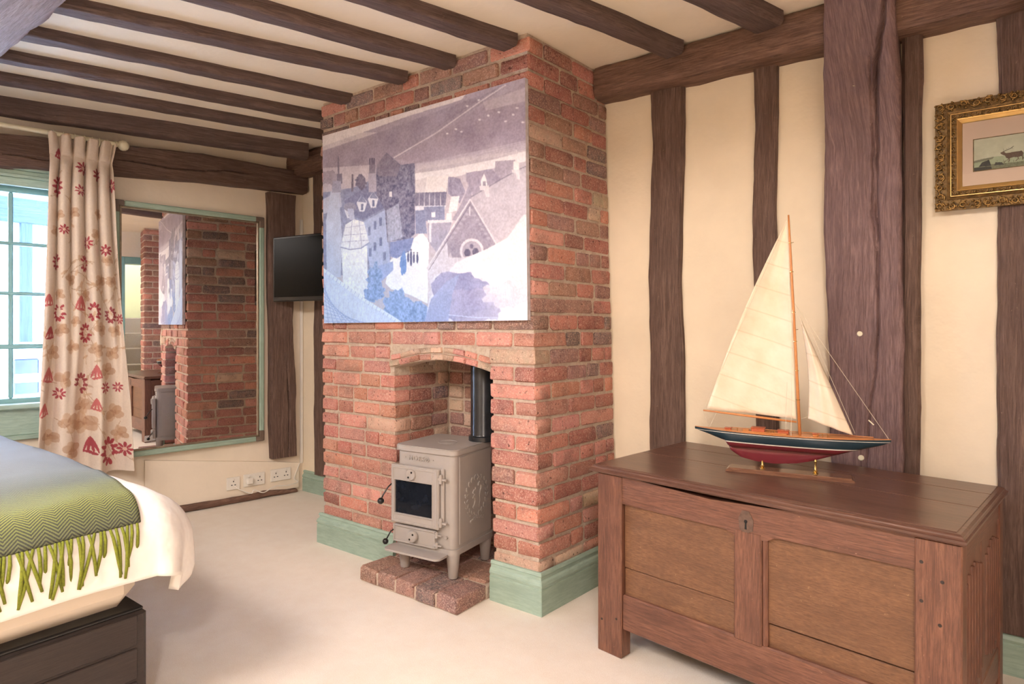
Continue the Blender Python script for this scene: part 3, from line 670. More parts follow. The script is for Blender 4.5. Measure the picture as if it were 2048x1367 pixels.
# skirtings round the chimney
fl = lambda u, y: Vector((wx(u, y, .05), y, 0))
skirt('baseboard_chimney', fl(-.012, YF - .002), fl(OP0 + .0, YF - .002), (0, -1, 0), .165, M['green'], ext0=-.9, label='sage green skirting left of the fireplace')
skirt('baseboard_chimney', fl(OP1 - .01, YF - .002), fl(CW + .003, YF - .002), (0, -1, 0), .175, M['green'], ext1=1, label='sage green skirting right of the fireplace')
skirt('baseboard_chimney', fl(CW, YF - .002) + Vector((.003, 0, 0)), fl(CW, YK) + Vector((.003, 0, 0)), (1, -.08, 0), .175, M['green'], ext0=-1, label='sage green skirting on the right side of the chimney')
# hearth
HX0, HX1, HY0, HZ = -2.365, -1.742, 1.94, .066
hearth = empty('hearth', (-2.05, 2.2, 0), label='low brick hearth slab under the stove', cat='hearth'); ho = Vector((-2.05, 2.2, 0))
hm = MB(); hm.box(Vector((HX0 + .006, HY0 + .006, .0)) - ho, Vector((HX1 - .006, YF - .03, HZ - .006)) - ho, .004); hm.box(Vector((-2.345, YF - .03, 0)) - ho, Vector((-1.745, YIN - .01, HZ - .006)) - ho, .003)
hm.build('mortar', M['mortar'], hearth)
xs = np.linspace(HX0, HX1, 6); 
for i in range(5):
    for j, (ya, yb) in enumerate(((HY0, HY0 + .20), (HY0 + .21, HY0 + .41), (HY0 + .42, YIN - .02))):
        a, b = xs[i], xs[i + 1]
        if j and (a < -2.34): a = -2.335
        if j and b > -1.76: b = -1.76
        o = bpy.data.objects.new('brick', BM[(i * 3 + j) % 12]); COL.objects.link(o); o.parent = hearth
        o.location = Vector(((a + b) / 2, (ya + yb) / 2, HZ / 2 + .002)) - ho; o.scale = (b - a - .008, yb - ya - .004, HZ); o.color = bcol(pick(dict(purple=3, brown=3, dark=2, red=1))); o.rotation_euler = (0, 0, R.uniform(-.01, .01))
# brick pier seen in the mirror
pier = empty('brick_pier', (.62, 2.5, 0), label='narrow brick pier at the end of the room, seen in the mirror', cat='pier'); po = Vector((.62, 2.5, 0))
MB().box(Vector((.457, 2.227, 0)) - po, Vector((.79, 2.775, ZC)) - po, .001).build('mortar', M['mortar'], pier)
pb = []
for c in range(33):
    z0 = c * CH; z1 = z0 + CH - JT; y = 2.22; 
    for w in ([.105, .215, .225] if c % 2 else [.215, .225, .105]):
        y1 = min(y + w, 2.775); pb.append((1, .53, (y + y1) / 2 - .005, (z0 + z1) / 2, .16, y1 - y - JT, z1 - z0, 0, pick(WSIDE))); y = y1
    pb.append((1, .70, 2.28, (z0 + z1) / 2, .17, .12, z1 - z0, 0, pick(WSIDE)))
for k, (pr, x, y, z, sx, sy, sz, rz, c) in enumerate(pb):
    o = bpy.data.objects.new('brick', BM[k % 12]); COL.objects.link(o); o.parent = pier; o.location = Vector((x, y, z)) - po; o.scale = (sx, sy, sz); o.color = bcol(c)
#@@THINGS
# ------------------------------------------------------------------ window
XW = Matrix.Translation(WP) @ Matrix(((-WD.x, WN.x, 0, 0), (-WD.y, WN.y, 0, 0), (0, 0, 1, 0), (0, 0, 0, 1)))
win = empty('window_1', LW(2.16, 0, 1.3), kind='structure', label='blue green painted sash window of small panes left of the curtain'); win_off = LW(2.16, 0, 1.3)
def lwb(name, boxes, m, parent, off, b=.003, grain=2, **k):
    mb = MB()
    for bx in boxes: lwbox(mb, *bx, b=b, grain=grain)
    mb.v = [p - off for p in mb.v]; return mb.build(name, m, parent, **k)
HB = [1.093, 1.394, 1.677]; VB = [1.69, 1.925, 2.16, 2.395, 2.63]
lwb('sash_frame', [(1.43, 1.475, -.10, -.055, .76, 2.0), (2.865, 2.91, -.10, -.055, .76, 2.0)], M['teal'], win, win_off)
lwb('sash_frame', [(1.475, 2.865, -.10, -.055, .76, .80), (1.475, 2.865, -.10, -.055, 1.965, 2.0)], M['teal'], win, win_off, grain=0)
for s in VB: lwb('glazing_bar', [(s - .011, s + .011, -.095, -.06, .8, 1.965)], M['teal'], win, win_off, b=.006)
for z in HB: lwb('glazing_bar', [(1.475, 2.865, -.093, -.058, z - (.014 if z < 1.2 else .010), z + (.014 if z < 1.2 else .010))], M['teal'], win, win_off, b=.006, grain=0)
ss = [1.475] + VB + [2.865]; zz_ = [.8] + HB + [1.965]
for i in range(6):
    for j in range(4): lwb('pane', [(ss[i], ss[i + 1], -.080, -.078, zz_[j], zz_[j + 1])], M['glass'], win, win_off, b=.0005)
lwb('window_reveal', [(1.405, 1.43, -.2, .0, .74, 2.03), (2.91, 2.935, -.2, 0, .74, 2.03)], M['teal'], win, win_off)
lwb('window_reveal', [(1.43, 2.91, -.2, 0, 2.0, 2.03), (1.43, 2.91, -.2, 0, .74, .762)], M['teal'], win, win_off, grain=0)
lwb('architrave', [(1.33, 3.0, 0, .03, 1.99, 2.035), (1.32, 3.0, 0, .045, 2.035, 2.052), (1.33, 3.0, 0, .028, 2.052, 2.078), (1.31, 3.0, 0, .05, 2.078, 2.104)], M['green'], win, win_off, grain=0)
lwb('architrave', [(1.33, 1.405, 0, .025, .78, 1.99), (2.935, 3.0, 0, .025, .78, 1.99)], M['green'], win, win_off)
lwb('window_sill', [(1.28, 3.03, -.05, .06, .745, .775)], M['green'], win, win_off, b=.008, grain=0)
lwb('apron_panel', [(1.31, 3.0, 0, .02, .60, .745), (1.31, 3.0, .0, .035, .575, .60)], M['green'], win, win_off, grain=0)
# ------------------------------------------------------------------ house across the street
hs = empty('building', (-7.6, 1, 0), label='white rendered timber framed house seen through the window', cat='building'); XO = -7.6
mb = MB(); mb.box((-.4, -7, -3), (0, 5, 1.02), .01); mb.box((-.4, -7, 1.02), (0, 5, 5.2), .01); mb.build('wall', M['extwhite'], hs)
def ex(px, py): p = hit(px, py, (XO, 0, 0), (1, 0, 0)); return p.y - 1, p.z
def exbox(name, x0, y0, x1, y1, d, m, **k):
    a = ex(x0, y0); b = ex(x1, y1); return MB().box((0 if d > 0 else d, min(a[0], b[0]), min(a[1], b[1])), (abs(d), max(a[0], b[0]), max(a[1], b[1])), .01, k.pop('grain', 2)).build(name, m, hs, **k)
exbox('timber', -500, 388, 140, 410, .06, M['exttimber'], grain=1)
for x in (-330, -190, -75, 38): exbox('timber', x, 405, x + 25, 700, .05, M['exttimber'])
for i, x in enumerate((-350, -220, -110, 26, 84)):
    exbox('window', x - 0, 718, x + 50, 786, .03, M['extdark'])
    exbox('window_bar', x, 748, x + 52, 762, .05, M['extwhite'])
exbox('ledge', -500, 692, 150, 712, .12, M['extwhite'], grain=1)
MB().box((-9, -9, -3.2), (-5.2, 8, -3.0), .01).build('street', plain('street_paving', (150, 150, 150), .9), kind='structure', label='street below outside the window')

# ------------------------------------------------------------------ curtain and pole
yl = [288, 330, 400, 500, 600, 700, 800, 870, 935]; cl_ = [100, 104, 100, 97, 92, 85, 78, 75, 73]; cr_ = [236, 229, 233, 238, 244, 251, 259, 263, 267]
CO = .165
def cur_sz(U, V):
    s = np.empty_like(U); z = np.empty_like(U); cache = {}
    for v in np.unique(V):
        y = 288 + v * 647
        sl, zl = hl(interp(y, yl, cl_), y, CO); sr, zr = hl(interp(y, yl, cr_), y, CO); cache[v] = (sl, sr)
    zt, zb = 2.285, .365
    m = np.array([cache[v] for v in V]); s = m[:, 0] + (m[:, 1] - m[:, 0]) * U; z = zt + (zb - zt) * V
    return s, z
def cur_P(U, V):
    s, z = cur_sz(U, V); Vc = np.clip((V - .06) / .94, 0, 1)
    ph = U + .018 * np.sin(V * 7) + .03 * V * np.sin(U * 5)
    f1 = np.sin(2 * PI * (5 * ph + .1)); f2 = np.sin(2 * PI * (3 * ph + .32)); hem = np.clip((V - .25) / .6, 0, 1); hem = hem * hem * (3 - 2 * hem)
    f = f1 * (1 - .75 * hem) + f2 * .9 * hem
    f = np.sign(f) * np.abs(f) ** .8
    amp = .032 + .022 * hem
    pin = np.exp(-((V - .062) / .018) ** 2); head = V < .06
    amp = np.where(head, .020 + .012 * (1 - V / .06), amp) * (1 - .65 * pin)
    hd = np.where(head, np.sin(2 * PI * 9 * U) * .010 * (1 - V / .06), 0)
    o = CO - .02 + amp * f + hd + .004 * np.sin(40 * U + 15 * V) * hem
    s2 = s + .010 * np.cos(2 * PI * 5 * ph) * (1 - hem)
    z = z + .006 * np.sin(2 * PI * 5 * U) * (V < .03) - .02 * U * V
    o = np.maximum(o, .100)
    P = np.array(WP)[None] - np.outer(s2, np.array(WD)) + np.outer(o, np.array(WN)); P[:, 2] = z
    return P
cv = Canvas(380, 900, (232, 216, 200)); nz = vnoise(900, 380, 3, 5, 2)[..., None]; cv.a += (nz - .5) * 14
def cpx(x, y): return ((x - interp(y, yl, cl_)) / (interp(y, yl, cr_) - interp(y, yl, cl_)), (y - 288) / 647)
def pt(x, y): a = cpx(x, y); return a[0] * 380, a[1] * 900
PXW, PXH = 2.45, 1.39
CRIM = (168, 30, 62); ROSE = (196, 92, 96); TAN = (208, 172, 140); TAN2 = (188, 146, 114); VINE = (198, 168, 140)
class CRaw:
    pass
def rawell(cx, cy, rx, ry, c, ang=0, al=1):
    q = np.linspace(0, 2 * PI, 12, False); x = np.cos(q) * rx; y = np.sin(q) * ry; ca, sa = math.cos(ang), math.sin(ang)
    cv.poly(np.c_[cx + (x * ca - y * sa) * PXW / 1.39 / 1.1, cy + (x * sa + y * ca)], c, al=al, raw=True)
def ringflower(x, y, r, c, seed):
    r *= 1.5; cx, cy = pt(x, y); rg = np.random.RandomState(seed); n = 11
    for i in range(n):
        a = 2 * PI * i / n + .2
        if rg.rand() < .12: continue
        rawell(cx + math.cos(a) * r * .62 * 1.6, cy + math.sin(a) * r, r * .30, r * .17, c, a); rawell(cx + math.cos(a + .25) * r * .45 * 1.6, cy + math.sin(a + .25) * r * .72, r * .16, r * .1, c, a + .8)
def burst(x, y, r, c, seed):
    r *= 1.3; cx, cy = pt(x, y)
    for i in range(8):
        a = 2 * PI * i / 8 + seed; rawell(cx + math.cos(a) * r * .6 * 1.5, cy + math.sin(a) * r * .6, r * .38, r * .16, c, a)
    rawell(cx, cy, r * .2, r * .2, (236, 200, 180))
def tulip(x, y, r, c, seed):
    r *= 1.35; cx, cy = pt(x, y); sg = -1 if seed % 2 else 1
    for k in (-1, -.35, .35, 1): rawell(cx + k * r * .55, cy, r * .13, r * .9, c, -.35 * k)
    rawell(cx, cy + r * .8, r * .6, r * .16, c, .2 * sg)
def rose(x, y, r, c, seed, al=.8):
    r *= 1.7; cx, cy = pt(x, y); rg = np.random.RandomState(seed)
    for k in range(5):
        a = 2 * PI * k / 5 + rg.rand(); rawell(cx + math.cos(a) * r * .5 * 1.5, cy + math.sin(a) * r * .45, r * .55, r * .42, c if k % 2 else TAN2, a, al * .8)
    for k in range(4): rawell(cx + rg.uniform(-.5, .5) * r, cy + rg.uniform(-.4, .4) * r, r * .2, r * .08, (170, 124, 96), rg.rand() * 3, al * .7)
def leaf(x, y, r, c, ang):
    cx, cy = pt(x, y); rawell(cx, cy, r, r * .3, c, ang, .8)
rg = np.random.RandomState(3)
for k in range(26):       # vines
    x0, y0 = rg.rand() * 380, rg.rand() * 900; a = rg.rand() * 6; q = [(x0, y0)]; da = rg.uniform(-.12, .12)
    for i in range(22): a += da; q.append((q[-1][0] + math.cos(a) * 9, q[-1][1] + math.sin(a) * 7))
    q = np.array(q)
    for i in range(21):
        d = q[i + 1] - q[i]; n = np.array([-d[1], d[0]]) / np.hypot(*d) * 1.1; cv.poly([q[i] - n, q[i + 1] - n, q[i + 1] + n, q[i] + n], VINE, raw=True)
    for i in range(3, 21, 5): rawell(q[i][0] + rg.uniform(-8, 8), q[i][1] + rg.uniform(-6, 6), 9, 3.2, TAN if k % 2 else VINE, rg.rand() * 3, .8)
for i, (x, y, r) in enumerate([(148, 433, 10), (190, 470, 9), (136, 832, 17), (167, 835, 19), (140, 885, 15), (228, 820, 16), (126, 750, 14), (143, 689, 12), (108, 700, 12), (214, 736, 15), (190, 695, 12), (164, 803, 14), (123, 657, 11), (199, 654, 12), (231, 657, 11), (110, 470, 9), (120, 440, 9), (200, 560, 12), (140, 560, 11), (223, 560, 10), (120, 590, 9), (215, 520, 9), (150, 640, 9), (196, 430, 10), (172, 590, 10), (226, 700, 12), (100, 860, 13), (240, 860, 13)]): rose(x, y, r, TAN, i)
for i, (x, y, r) in enumerate([(116, 386, 19), (187, 621, 17), (217, 894, 26), (119, 624, 16), (222, 626, 15), (170, 662, 18), (161, 759, 19), (113, 528, 15), (167, 528, 15)]): ringflower(x, y, r * .8, CRIM if i not in (4, 6) else (150, 40, 60), i)
for i, (x, y, r) in enumerate([(163, 346, 15), (193, 354, 15), (227, 372, 15), (176, 488, 14), (212, 500, 13), (117, 777, 13), (209, 768, 14), (237, 768, 12), (250, 891, 16), (159, 389, 12), (128, 467, 11), (241, 633, 12)]): burst(x, y, r, CRIM, i * .4)
for i, (x, y, r) in enumerate([(115, 323, 12), (98, 601, 13), (160, 604, 16), (100, 662, 14), (97, 741, 17), (190, 736, 16), (179, 878, 19), (88, 806, 15), (189, 799, 14)]): tulip(x, y, r, ROSE if i % 3 else CRIM, i)
cur = painted_grid('curtain', cur_P, cv, M['curtain'], 300, 520)
sm = cur.modifiers.new('thick', 'SOLIDIFY'); sm.thickness = .003
tag(cur, 'cream curtain embroidered with crimson and tan flowers, gathered beside the window', 'curtain')
pole = empty('curtain_pole', LW(2, .12, 2.29), label='cream painted curtain pole with a ball finial', cat='curtain pole'); poff = LW(2, .12, 2.29)
PZ = 2.292; mb = MB().tube([LW(1.20, .125, PZ) - poff, LW(3.1, .125, PZ) - poff], .0135, 14); mb.build('pole', M['cream'], pole, smooth=math.radians(40))
X = Matrix.Translation(LW(1.19, .125, PZ) - poff) @ WD.to_track_quat('Z', 'Y').to_matrix().to_4x4()
MB().lathe([(.0, -.032), (.014, -.032), (.018, -.026), (.018, -.02), (.012, -.016), (.022, -.010), (.030, 0), (.0325, .012), (.030, .026), (.021, .037), (.010, .043), (0, .044)], 20, X).build('finial', M['cream'], pole, smooth=math.radians(50))
for s in (1.225, 1.262, 1.30, 1.335, 1.372, 1.42, 1.47, 1.52):
    mb = MB(); c = LW(s, .125, PZ - .008) - poff; mb.tube([c + WN * (.023 * math.cos(q)) + Vector((0, 0, .023 * math.sin(q))) for q in np.linspace(0, 2 * PI, 17)], .0036, 6, cap=False); mb.build('ring', M['cream'], pole, smooth=True)
mb = MB(); mb.tube([LW(1.21, .125, PZ) - poff, LW(1.21, .0, PZ) - poff], .009, 8); mb.build('bracket', M['cream'], pole, smooth=True)

# ------------------------------------------------------------------ mirror
MS = math.radians(8.3); mn = Vector((math.cos(MS), -math.sin(MS), 0)); mw = Vector((math.sin(MS), math.cos(MS), 0))
mp0 = hit(526, 650, WP + WN * .028, WN)
def mh(px, py): return hit(px, py, mp0, mn)
mrt = mh(519, 432); mrb = mh(527, 884); mlt = mh(229, 401); mlb = mh(262, 909)
zt, zb = (mrt.z + mlt.z) / 2, (mrb.z + mlb.z) / 2; wR = (mrb - mp0).dot(mw); wL = (mlt - mp0).dot(mw) - .01
mirror = empty('wall_mirror', Vector((mp0.x, mp0.y, zb)), label='large rectangular wall mirror in a sage green frame with bronze corners', cat='mirror')
XM = Matrix(((mw.x, mn.x, 0, 0), (mw.y, mn.y, 0, 0), (0, 0, 1, 0), (0, 0, 0, 1)))
def mbx(mb, w0, w1, o0, o1, z0, z1, b=.003, grain=2):
    vs, fs = cbox((w0, o0, z0 - zb), (w1, o1, z1 - zb), b)
    if XM.to_3x3().determinant() < 0: fs = [f[::-1] for f in fs]
    return mb.add(vs, fs, XM, grain)
FW = .034
for a in ((wL + .06, wR - .055, zt - FW, zt, 0), (wL + .06, wR - .055, zb, zb + FW, 0), (wL, wL + FW, zb + .07, zt - .07, 2), (wR - FW, wR, zb + .07, zt - .07, 2)):
    mb = MB(); mbx(mb, a[0], a[1], -.018, .018, a[2], a[3], .006, a[4]); mb.build('frame_side', M['green'], mirror)
for (a, b) in ((wL, zb), (wL, zt - .075), (wR - .06, zb), (wR - .06, zt - .075)):
    w1 = a + .06; mb = MB(); z1 = b + .075; lft = a == wL; bot = b == zb
    mbx(mb, a, w1, -.018, .019, b if bot else z1 - FW, b + FW if bot else z1, .005)
    mbx(mb, a if lft else w1 - FW, a + FW if lft else w1, -.018, .0195, b, z1, .005)
    mb.build('corner', plain('bronze_corner', (112, 96, 84), .5) if 'bronze_corner' not in bpy.data.materials else bpy.data.materials['bronze_corner'], mirror, label='bronze coloured corner piece')
mb = MB()
for a in ((wL + FW, wR - FW, zt - FW - .012, zt - FW), (wL + FW, wR - FW, zb + FW, zb + FW + .012), (wL + FW, wL + FW + .012, zb + FW, zt - FW), (wR - FW - .012, wR - FW, zb + FW, zt - FW)): mbx(mb, a[0], a[1], -.01, .010, a[2], a[3], .003)
mb.build('inner_bead', plain('silvered_bead', (150, 136, 118), .35, Metallic=.6), mirror)
mb = MB(); vs, fs = cbox((wL + FW + .01, -.012, .01 + FW), (wR - FW - .01, .0, zt - zb - FW - .01), .0005); mb.add(vs, [f[::-1] for f in fs] if XM.to_3x3().determinant() < 0 else fs, XM); mb.build('glass', M['mirror'], mirror)

# ------------------------------------------------------------------ television
q0 = Vector((-3.98, 2.505, 0)); td = Vector((.988, .158, 0)).normalized(); tn = Vector((td.y, -td.x, 0)); zt_, zb_ = 1.2 + (655 - 474.5) * 4.39 / 1250, 1.2 + (655 - 603) * 4.39 / 1250
tv = empty('television', (-3.47, 2.44, 1.6), label='black flat television on a wall bracket in the alcove', cat='television'); XT = Matrix(((td.x, tn.x, 0, q0.x + 3.47), (td.y, tn.y, 0, q0.y - 2.44), (0, 0, 1, -1.6), (0, 0, 0, 1)))
def tb(name, lo, hi, m, b=.003, par=tv, **k):
    vs, fs = cbox(lo, hi, b); fl_ = XT.to_3x3().determinant() < 0; return MB().add(vs, [f[::-1] for f in fs] if fl_ else fs, XT).build(name, m, par, **k)
tb('casing', (0, -.035, zb_), (.72, 0, zt_), M['black'], .006); tb('screen', (.014, -.001, zb_ + .03), (.706, .0015, zt_ - .014), M['tvblack'], .0008)
tb('indicator', (.58, 0, zb_ + .012), (.60, .001, zb_ + .015), M['chrome'], .0003)
tb('bracket', (.3, -.075, 1.5), (.36, -.035, 1.72), M['black'], .004)
mb = MB().tube([(-3.60, 2.776, 1.62), (-3.62, 2.68, 1.62), (-3.64, 2.62, 1.62)], .015, 8); mb.v = [p - Vector((-3.47, 2.44, 1.6)) for p in mb.v]; mb.build('bracket_arm', M['black'], tv)

# ------------------------------------------------------------------ sockets and cable
def socket(px, py, w, lab, plug=False):
    s, z = hl(px, py, .03); e = empty('wall_socket', LW(s, .029, z - .043), label=lab, cat='socket'); off = LW(s, .029, z - .043); h = .086
    lwb('face_plate', [(s - w / 2, s + w / 2, .0285, .040, z - h / 2, z + h / 2)], M['white'], e, off, b=.003)
    n = 1 if w < .1 else 2
    for k in range(n):
        c = s if n == 1 else s + (.037 if k == 0 else -.037)
        for dx, dz, a, b in ((0, .014, .003, .005), (-.011, -.010, .005, .003), (.011, -.010, .005, .003)):
            lwb('pin_slot', [(c - dx - a, c - dx + a, .0395, .0405, z + dz - b, z + dz + b)], M['black'], e, off, b=.0005)
        lwb('switch', [(c - .006, c + .006, .040, .045, z + .022, z + .034)], M['white'], e, off, b=.002)
    if plug: lwb('plug', [(s + .012, s + .062, .040, .072, z - .026, z + .02)], M['white'], e, off, b=.010)
    return s, z
s1, z1 = socket(466, 966, .088, 'single white wall socket, leftmost of the three low sockets'); s2, z2 = socket(508, 958, .146, 'double white wall socket with a plug in it, middle of three', True); s3, z3 = socket(561, 948, .146, 'double white wall socket nearest the corner post')
mb = MB(); lwcurve = [(s1, .042, z1 - .012), (s1 - .03, .07, z1 - .04), (s1 - .1, .09, z1 - .075), (s2 + .02, .09, z2 - .06), (s2 - .04, .10, z2 - .085), (s2 - .12, .09, z2 - .06), (s3 - .03, .08, z3 - .075), (s3 - .12, .05, z3 - .07), (.08, .04, z3 - .04), (.035, .03, z3 + .06)]
def crv(pts, n=8):
    pts = [Vector(p) for p in pts]; out = []
    for i in range(len(pts) - 1):
        p0, p1, p2, p3 = pts[max(i - 1, 0)], pts[i], pts[i + 1], pts[min(i + 2, len(pts) - 1)]
        for k in range(n): t_ = k / n; out.append(.5 * ((2 * p1) + (p2 - p0) * t_ + (2 * p0 - 5 * p1 + 4 * p2 - p3) * t_ ** 2 + (3 * p1 - p0 - 3 * p2 + p3) * t_ ** 3))
    return out + [pts[-1]]
mb.tube(crv([LW(*p) for p in lwcurve]), .0035, 6); mb.build('cable', M['white'], None, smooth=True, label='white flex trailing from the low wall sockets into the corner', category='cable') if False else tag(mb.build('cable', M['white'], None, smooth=True), 'white flex trailing below the low wall sockets into the corner', 'cable')

# ------------------------------------------------------------------ printed canvas on the chimney
PY = 2.142; TL, TR, BR_, BL = hy(645, 272, PY), hy(1050, 155, PY), hy(1055, 640, PY), hy(648, 646, PY)
cv = Canvas(560, 430, (176, 164, 180)); cv.homog([(35, 350), (1103, 38), (1113, 1312), (45, 1330)])
P_ = cv.poly
P_([(20, 360), (760, 140), (1110, 20), (1110, 420), (20, 560)], (152, 138, 160), tex=14, cell=40)
P_([(20, 340), (430, 230), (800, 118), (770, 158), (500, 240), (250, 330), (20, 410)], (226, 214, 220), tex=10, cell=20)
P_([(20, 410), (250, 330), (330, 330), (30, 430)], (196, 184, 196), tex=10)
P_([(20, 440), (500, 270), (1000, 85), (880, 175), (430, 468), (300, 500), (20, 530)], (134, 120, 144), tex=16, cell=30)
P_([(430, 470), (880, 190), (1110, 60), (1110, 380), (780, 440), (520, 495)], (140, 124, 146), tex=14, cell=40)
P_([(880, 170), (1110, 90), (1110, 160), (900, 215)], (168, 154, 170)); cv.line([(1000, 80), (870, 165), (640, 330), (415, 462)], 7, (206, 196, 206)); cv.line([(985, 78), (850, 160), (600, 330)], 4, (120, 106, 130))
for x, y in [(910, 240), (965, 222), (1000, 270), (865, 262), (740, 312), (770, 325), (695, 335), (1060, 200), (1040, 235), (1090, 275), (860, 158), (800, 190)]: cv.ell(x, y, 7, 5, (230, 224, 230))
for k in range(7): cv.line([(540, 500 + k * 4), (1108, 372 + k * 9)], 5, (178 + k * 3, 166 + k * 3, 182 + k * 2), al=.7)
P_([(520, 545), (700, 520), (940, 470), (1110, 425), (1110, 480), (920, 520), (740, 560), (530, 580)], (228, 222, 232), tex=14, cell=14)
P_([(20, 520), (300, 500), (330, 540), (190, 640), (40, 600)], (182, 170, 186), tex=14); cv.blob(70, 570, 55, 40, (120, 108, 132), 3, al=.7, tex=20)
P_([(945, 480), (1050, 472), (1050, 600), (945, 610)], (146, 134, 156), tex=16, cell=5); P_([(795, 540), (930, 520), (1000, 600), (960, 680), (830, 660), (795, 580)], (132, 120, 146), tex=22, cell=5); P_([(700, 560), (760, 570), (790, 640), (760, 700), (700, 650)], (120, 112, 142), tex=26, cell=4)
# old town roofs at the left
P_([(20, 650), (200, 620), (320, 570), (385, 700), (400, 1030), (300, 1060), (40, 1090)], (110, 114, 154), tex=24, cell=6)
P_([(150, 690), (300, 595), (375, 720), (250, 790), (180, 750)], (88, 90, 130), tex=20, cell=5); P_([(250, 800), (370, 735), (395, 1010), (290, 1050)], (146, 158, 200), tex=14, cell=8)
for x, y in [(315, 820), (345, 800), (315, 930), (345, 905), (285, 850), (365, 980), (290, 960)]: P_([(x - 7, y - 22), (x + 7, y - 26), (x + 7, y + 18), (x - 7, y + 22)], (84, 92, 140))
for x, y in [(245, 700), (305, 680), (180, 735)]: P_([(x - 28, y), (x, y - 40), (x + 28, y - 5), (x + 14, y + 45), (x - 12, y + 45)], (214, 214, 232)); P_([(x - 20, y - 5), (x, y - 40), (x + 26, y - 2)], (96, 100, 140)); P_([(x - 5, y + 5), (x + 8, y + 5), (x + 8, y + 38), (x - 5, y + 38)], (70, 76, 116))
P_([(20, 690), (130, 640), (140, 720), (40, 760)], (170, 172, 200), tex=12)
P_([(320, 600), (322, 505), (375, 435), (450, 500), (525, 490), (526, 860), (500, 885), (380, 905), (368, 740), (325, 660)], (84, 82, 112), tex=62, cell=5, seed=4)
P_([(322, 505), (375, 437), (450, 505), (430, 560), (330, 560)], (102, 94, 118), tex=18, cell=8); P_([(375, 740), (440, 700), (460, 880), (385, 905)], (176, 184, 216), al=.55, tex=60, cell=4); P_([(390, 640), (404, 640), (404, 668), (390, 668)], (226, 224, 236))
cv.blob(240, 590, 30, 40, (80, 74, 100), 5, tex=30); P_([(278, 540), (320, 535), (322, 640), (282, 645)], (150, 142, 166), tex=12)
for x in (288, 299, 310): P_([(x - 4, 465), (x + 4, 465), (x + 4, 505), (x - 4, 505)], (66, 60, 84))
P_([(284, 500), (318, 500), (318, 545), (284, 545)], (96, 88, 112)); P_([(116, 455), (124, 455), (126, 575), (118, 575)], (92, 84, 108)); P_([(190, 550), (200, 550), (200, 640), (190, 640)], (80, 74, 96)); P_([(112, 550), (140, 546), (142, 600), (114, 604)], (90, 84, 110))
P_([(80, 640), (122, 636), (140, 870), (134, 1090), (60, 1085), (55, 800)], (178, 184, 214), tex=14, cell=20); P_([(90, 585), (134, 585), (136, 645), (86, 648)], (134, 132, 164), tex=16)
# ruin tower cap in front
P_([(135, 925), (275, 925), (276, 1200), (150, 1160)], (232, 234, 246), tex=40, cell=5, seed=8); P_([(134, 930), (158, 815), (205, 785), (256, 800), (284, 905), (240, 935), (180, 940)], (224, 226, 240), tex=34, cell=6, seed=9)
for a in ((160, 830, 255, 815), (150, 870, 270, 860), (140, 905, 282, 895), (195, 790, 180, 935), (230, 790, 245, 930)): cv.line([(a[0], a[1]), (a[2], a[3])], 3, (140, 146, 186))
cv.line([(134, 932), (180, 944), (240, 938), (284, 908)], 6, (110, 120, 170)); cv.ell(183, 722, 34, 24, (120, 116, 146)); P_([(168, 730), (200, 730), (208, 785), (182, 790)], (170, 174, 206))
# yard
P_([(370, 1120), (395, 1000), (470, 930), (560, 850), (600, 900), (592, 1225), (500, 1180), (400, 1150)], (240, 241, 250), tex=10, cell=24)
P_([(395, 905), (520, 880), (500, 950), (430, 990), (395, 980)], (92, 104, 160), tex=18); P_([(330, 1030), (410, 1005), (412, 1050), (350, 1110)], (122, 140, 196), tex=14)
cv.blob(465, 1015, 18, 62, (76, 110, 184), 11, jag=.15)
for x, y in [(490, 985), (505, 975), (520, 990), (538, 990), (505, 1005)]: cv.ell(x, y, 6, 26, (52, 54, 92)); cv.ell(x, y - 30, 4, 5, (60, 60, 92))
# centre buildings
P_([(590, 560), (702, 556), (690, 640), (575, 645)], (228, 220, 226), tex=6); P_([(528, 585), (590, 562), (578, 645), (528, 648)], (206, 198, 208)); P_([(527, 646), (692, 640), (686, 715), (527, 718)], (92, 88, 116), tex=18, cell=5)
for x in (548, 575, 602, 630, 660): cv.line([(x, 648), (x, 712)], 3, (204, 198, 212))
P_([(527, 715), (690, 712), (680, 735), (527, 740)], (204, 206, 226)); P_([(715, 665), (760, 662), (745, 740), (700, 750)], (226, 222, 232)); P_([(572, 720), (680, 716), (682, 790), (574, 795)], (104, 108, 148), tex=16); P_([(612, 748), (632, 748), (632, 774), (612, 774)], (236, 236, 244)); P_([(527, 740), (575, 735), (590, 860), (530, 860)], (104, 110, 152), tex=26, cell=5)
P_([(592, 795), (720, 790), (700, 880), (640, 960), (595, 900)], (138, 134, 164), tex=18, cell=5); P_([(592, 790), (722, 786), (722, 800), (592, 806)], (214, 212, 226)); P_([(600, 800), (612, 800), (612, 905), (600, 905)], (214, 212, 228)); P_([(690, 755), (718, 750), (718, 785), (690, 790)], (232, 230, 238))
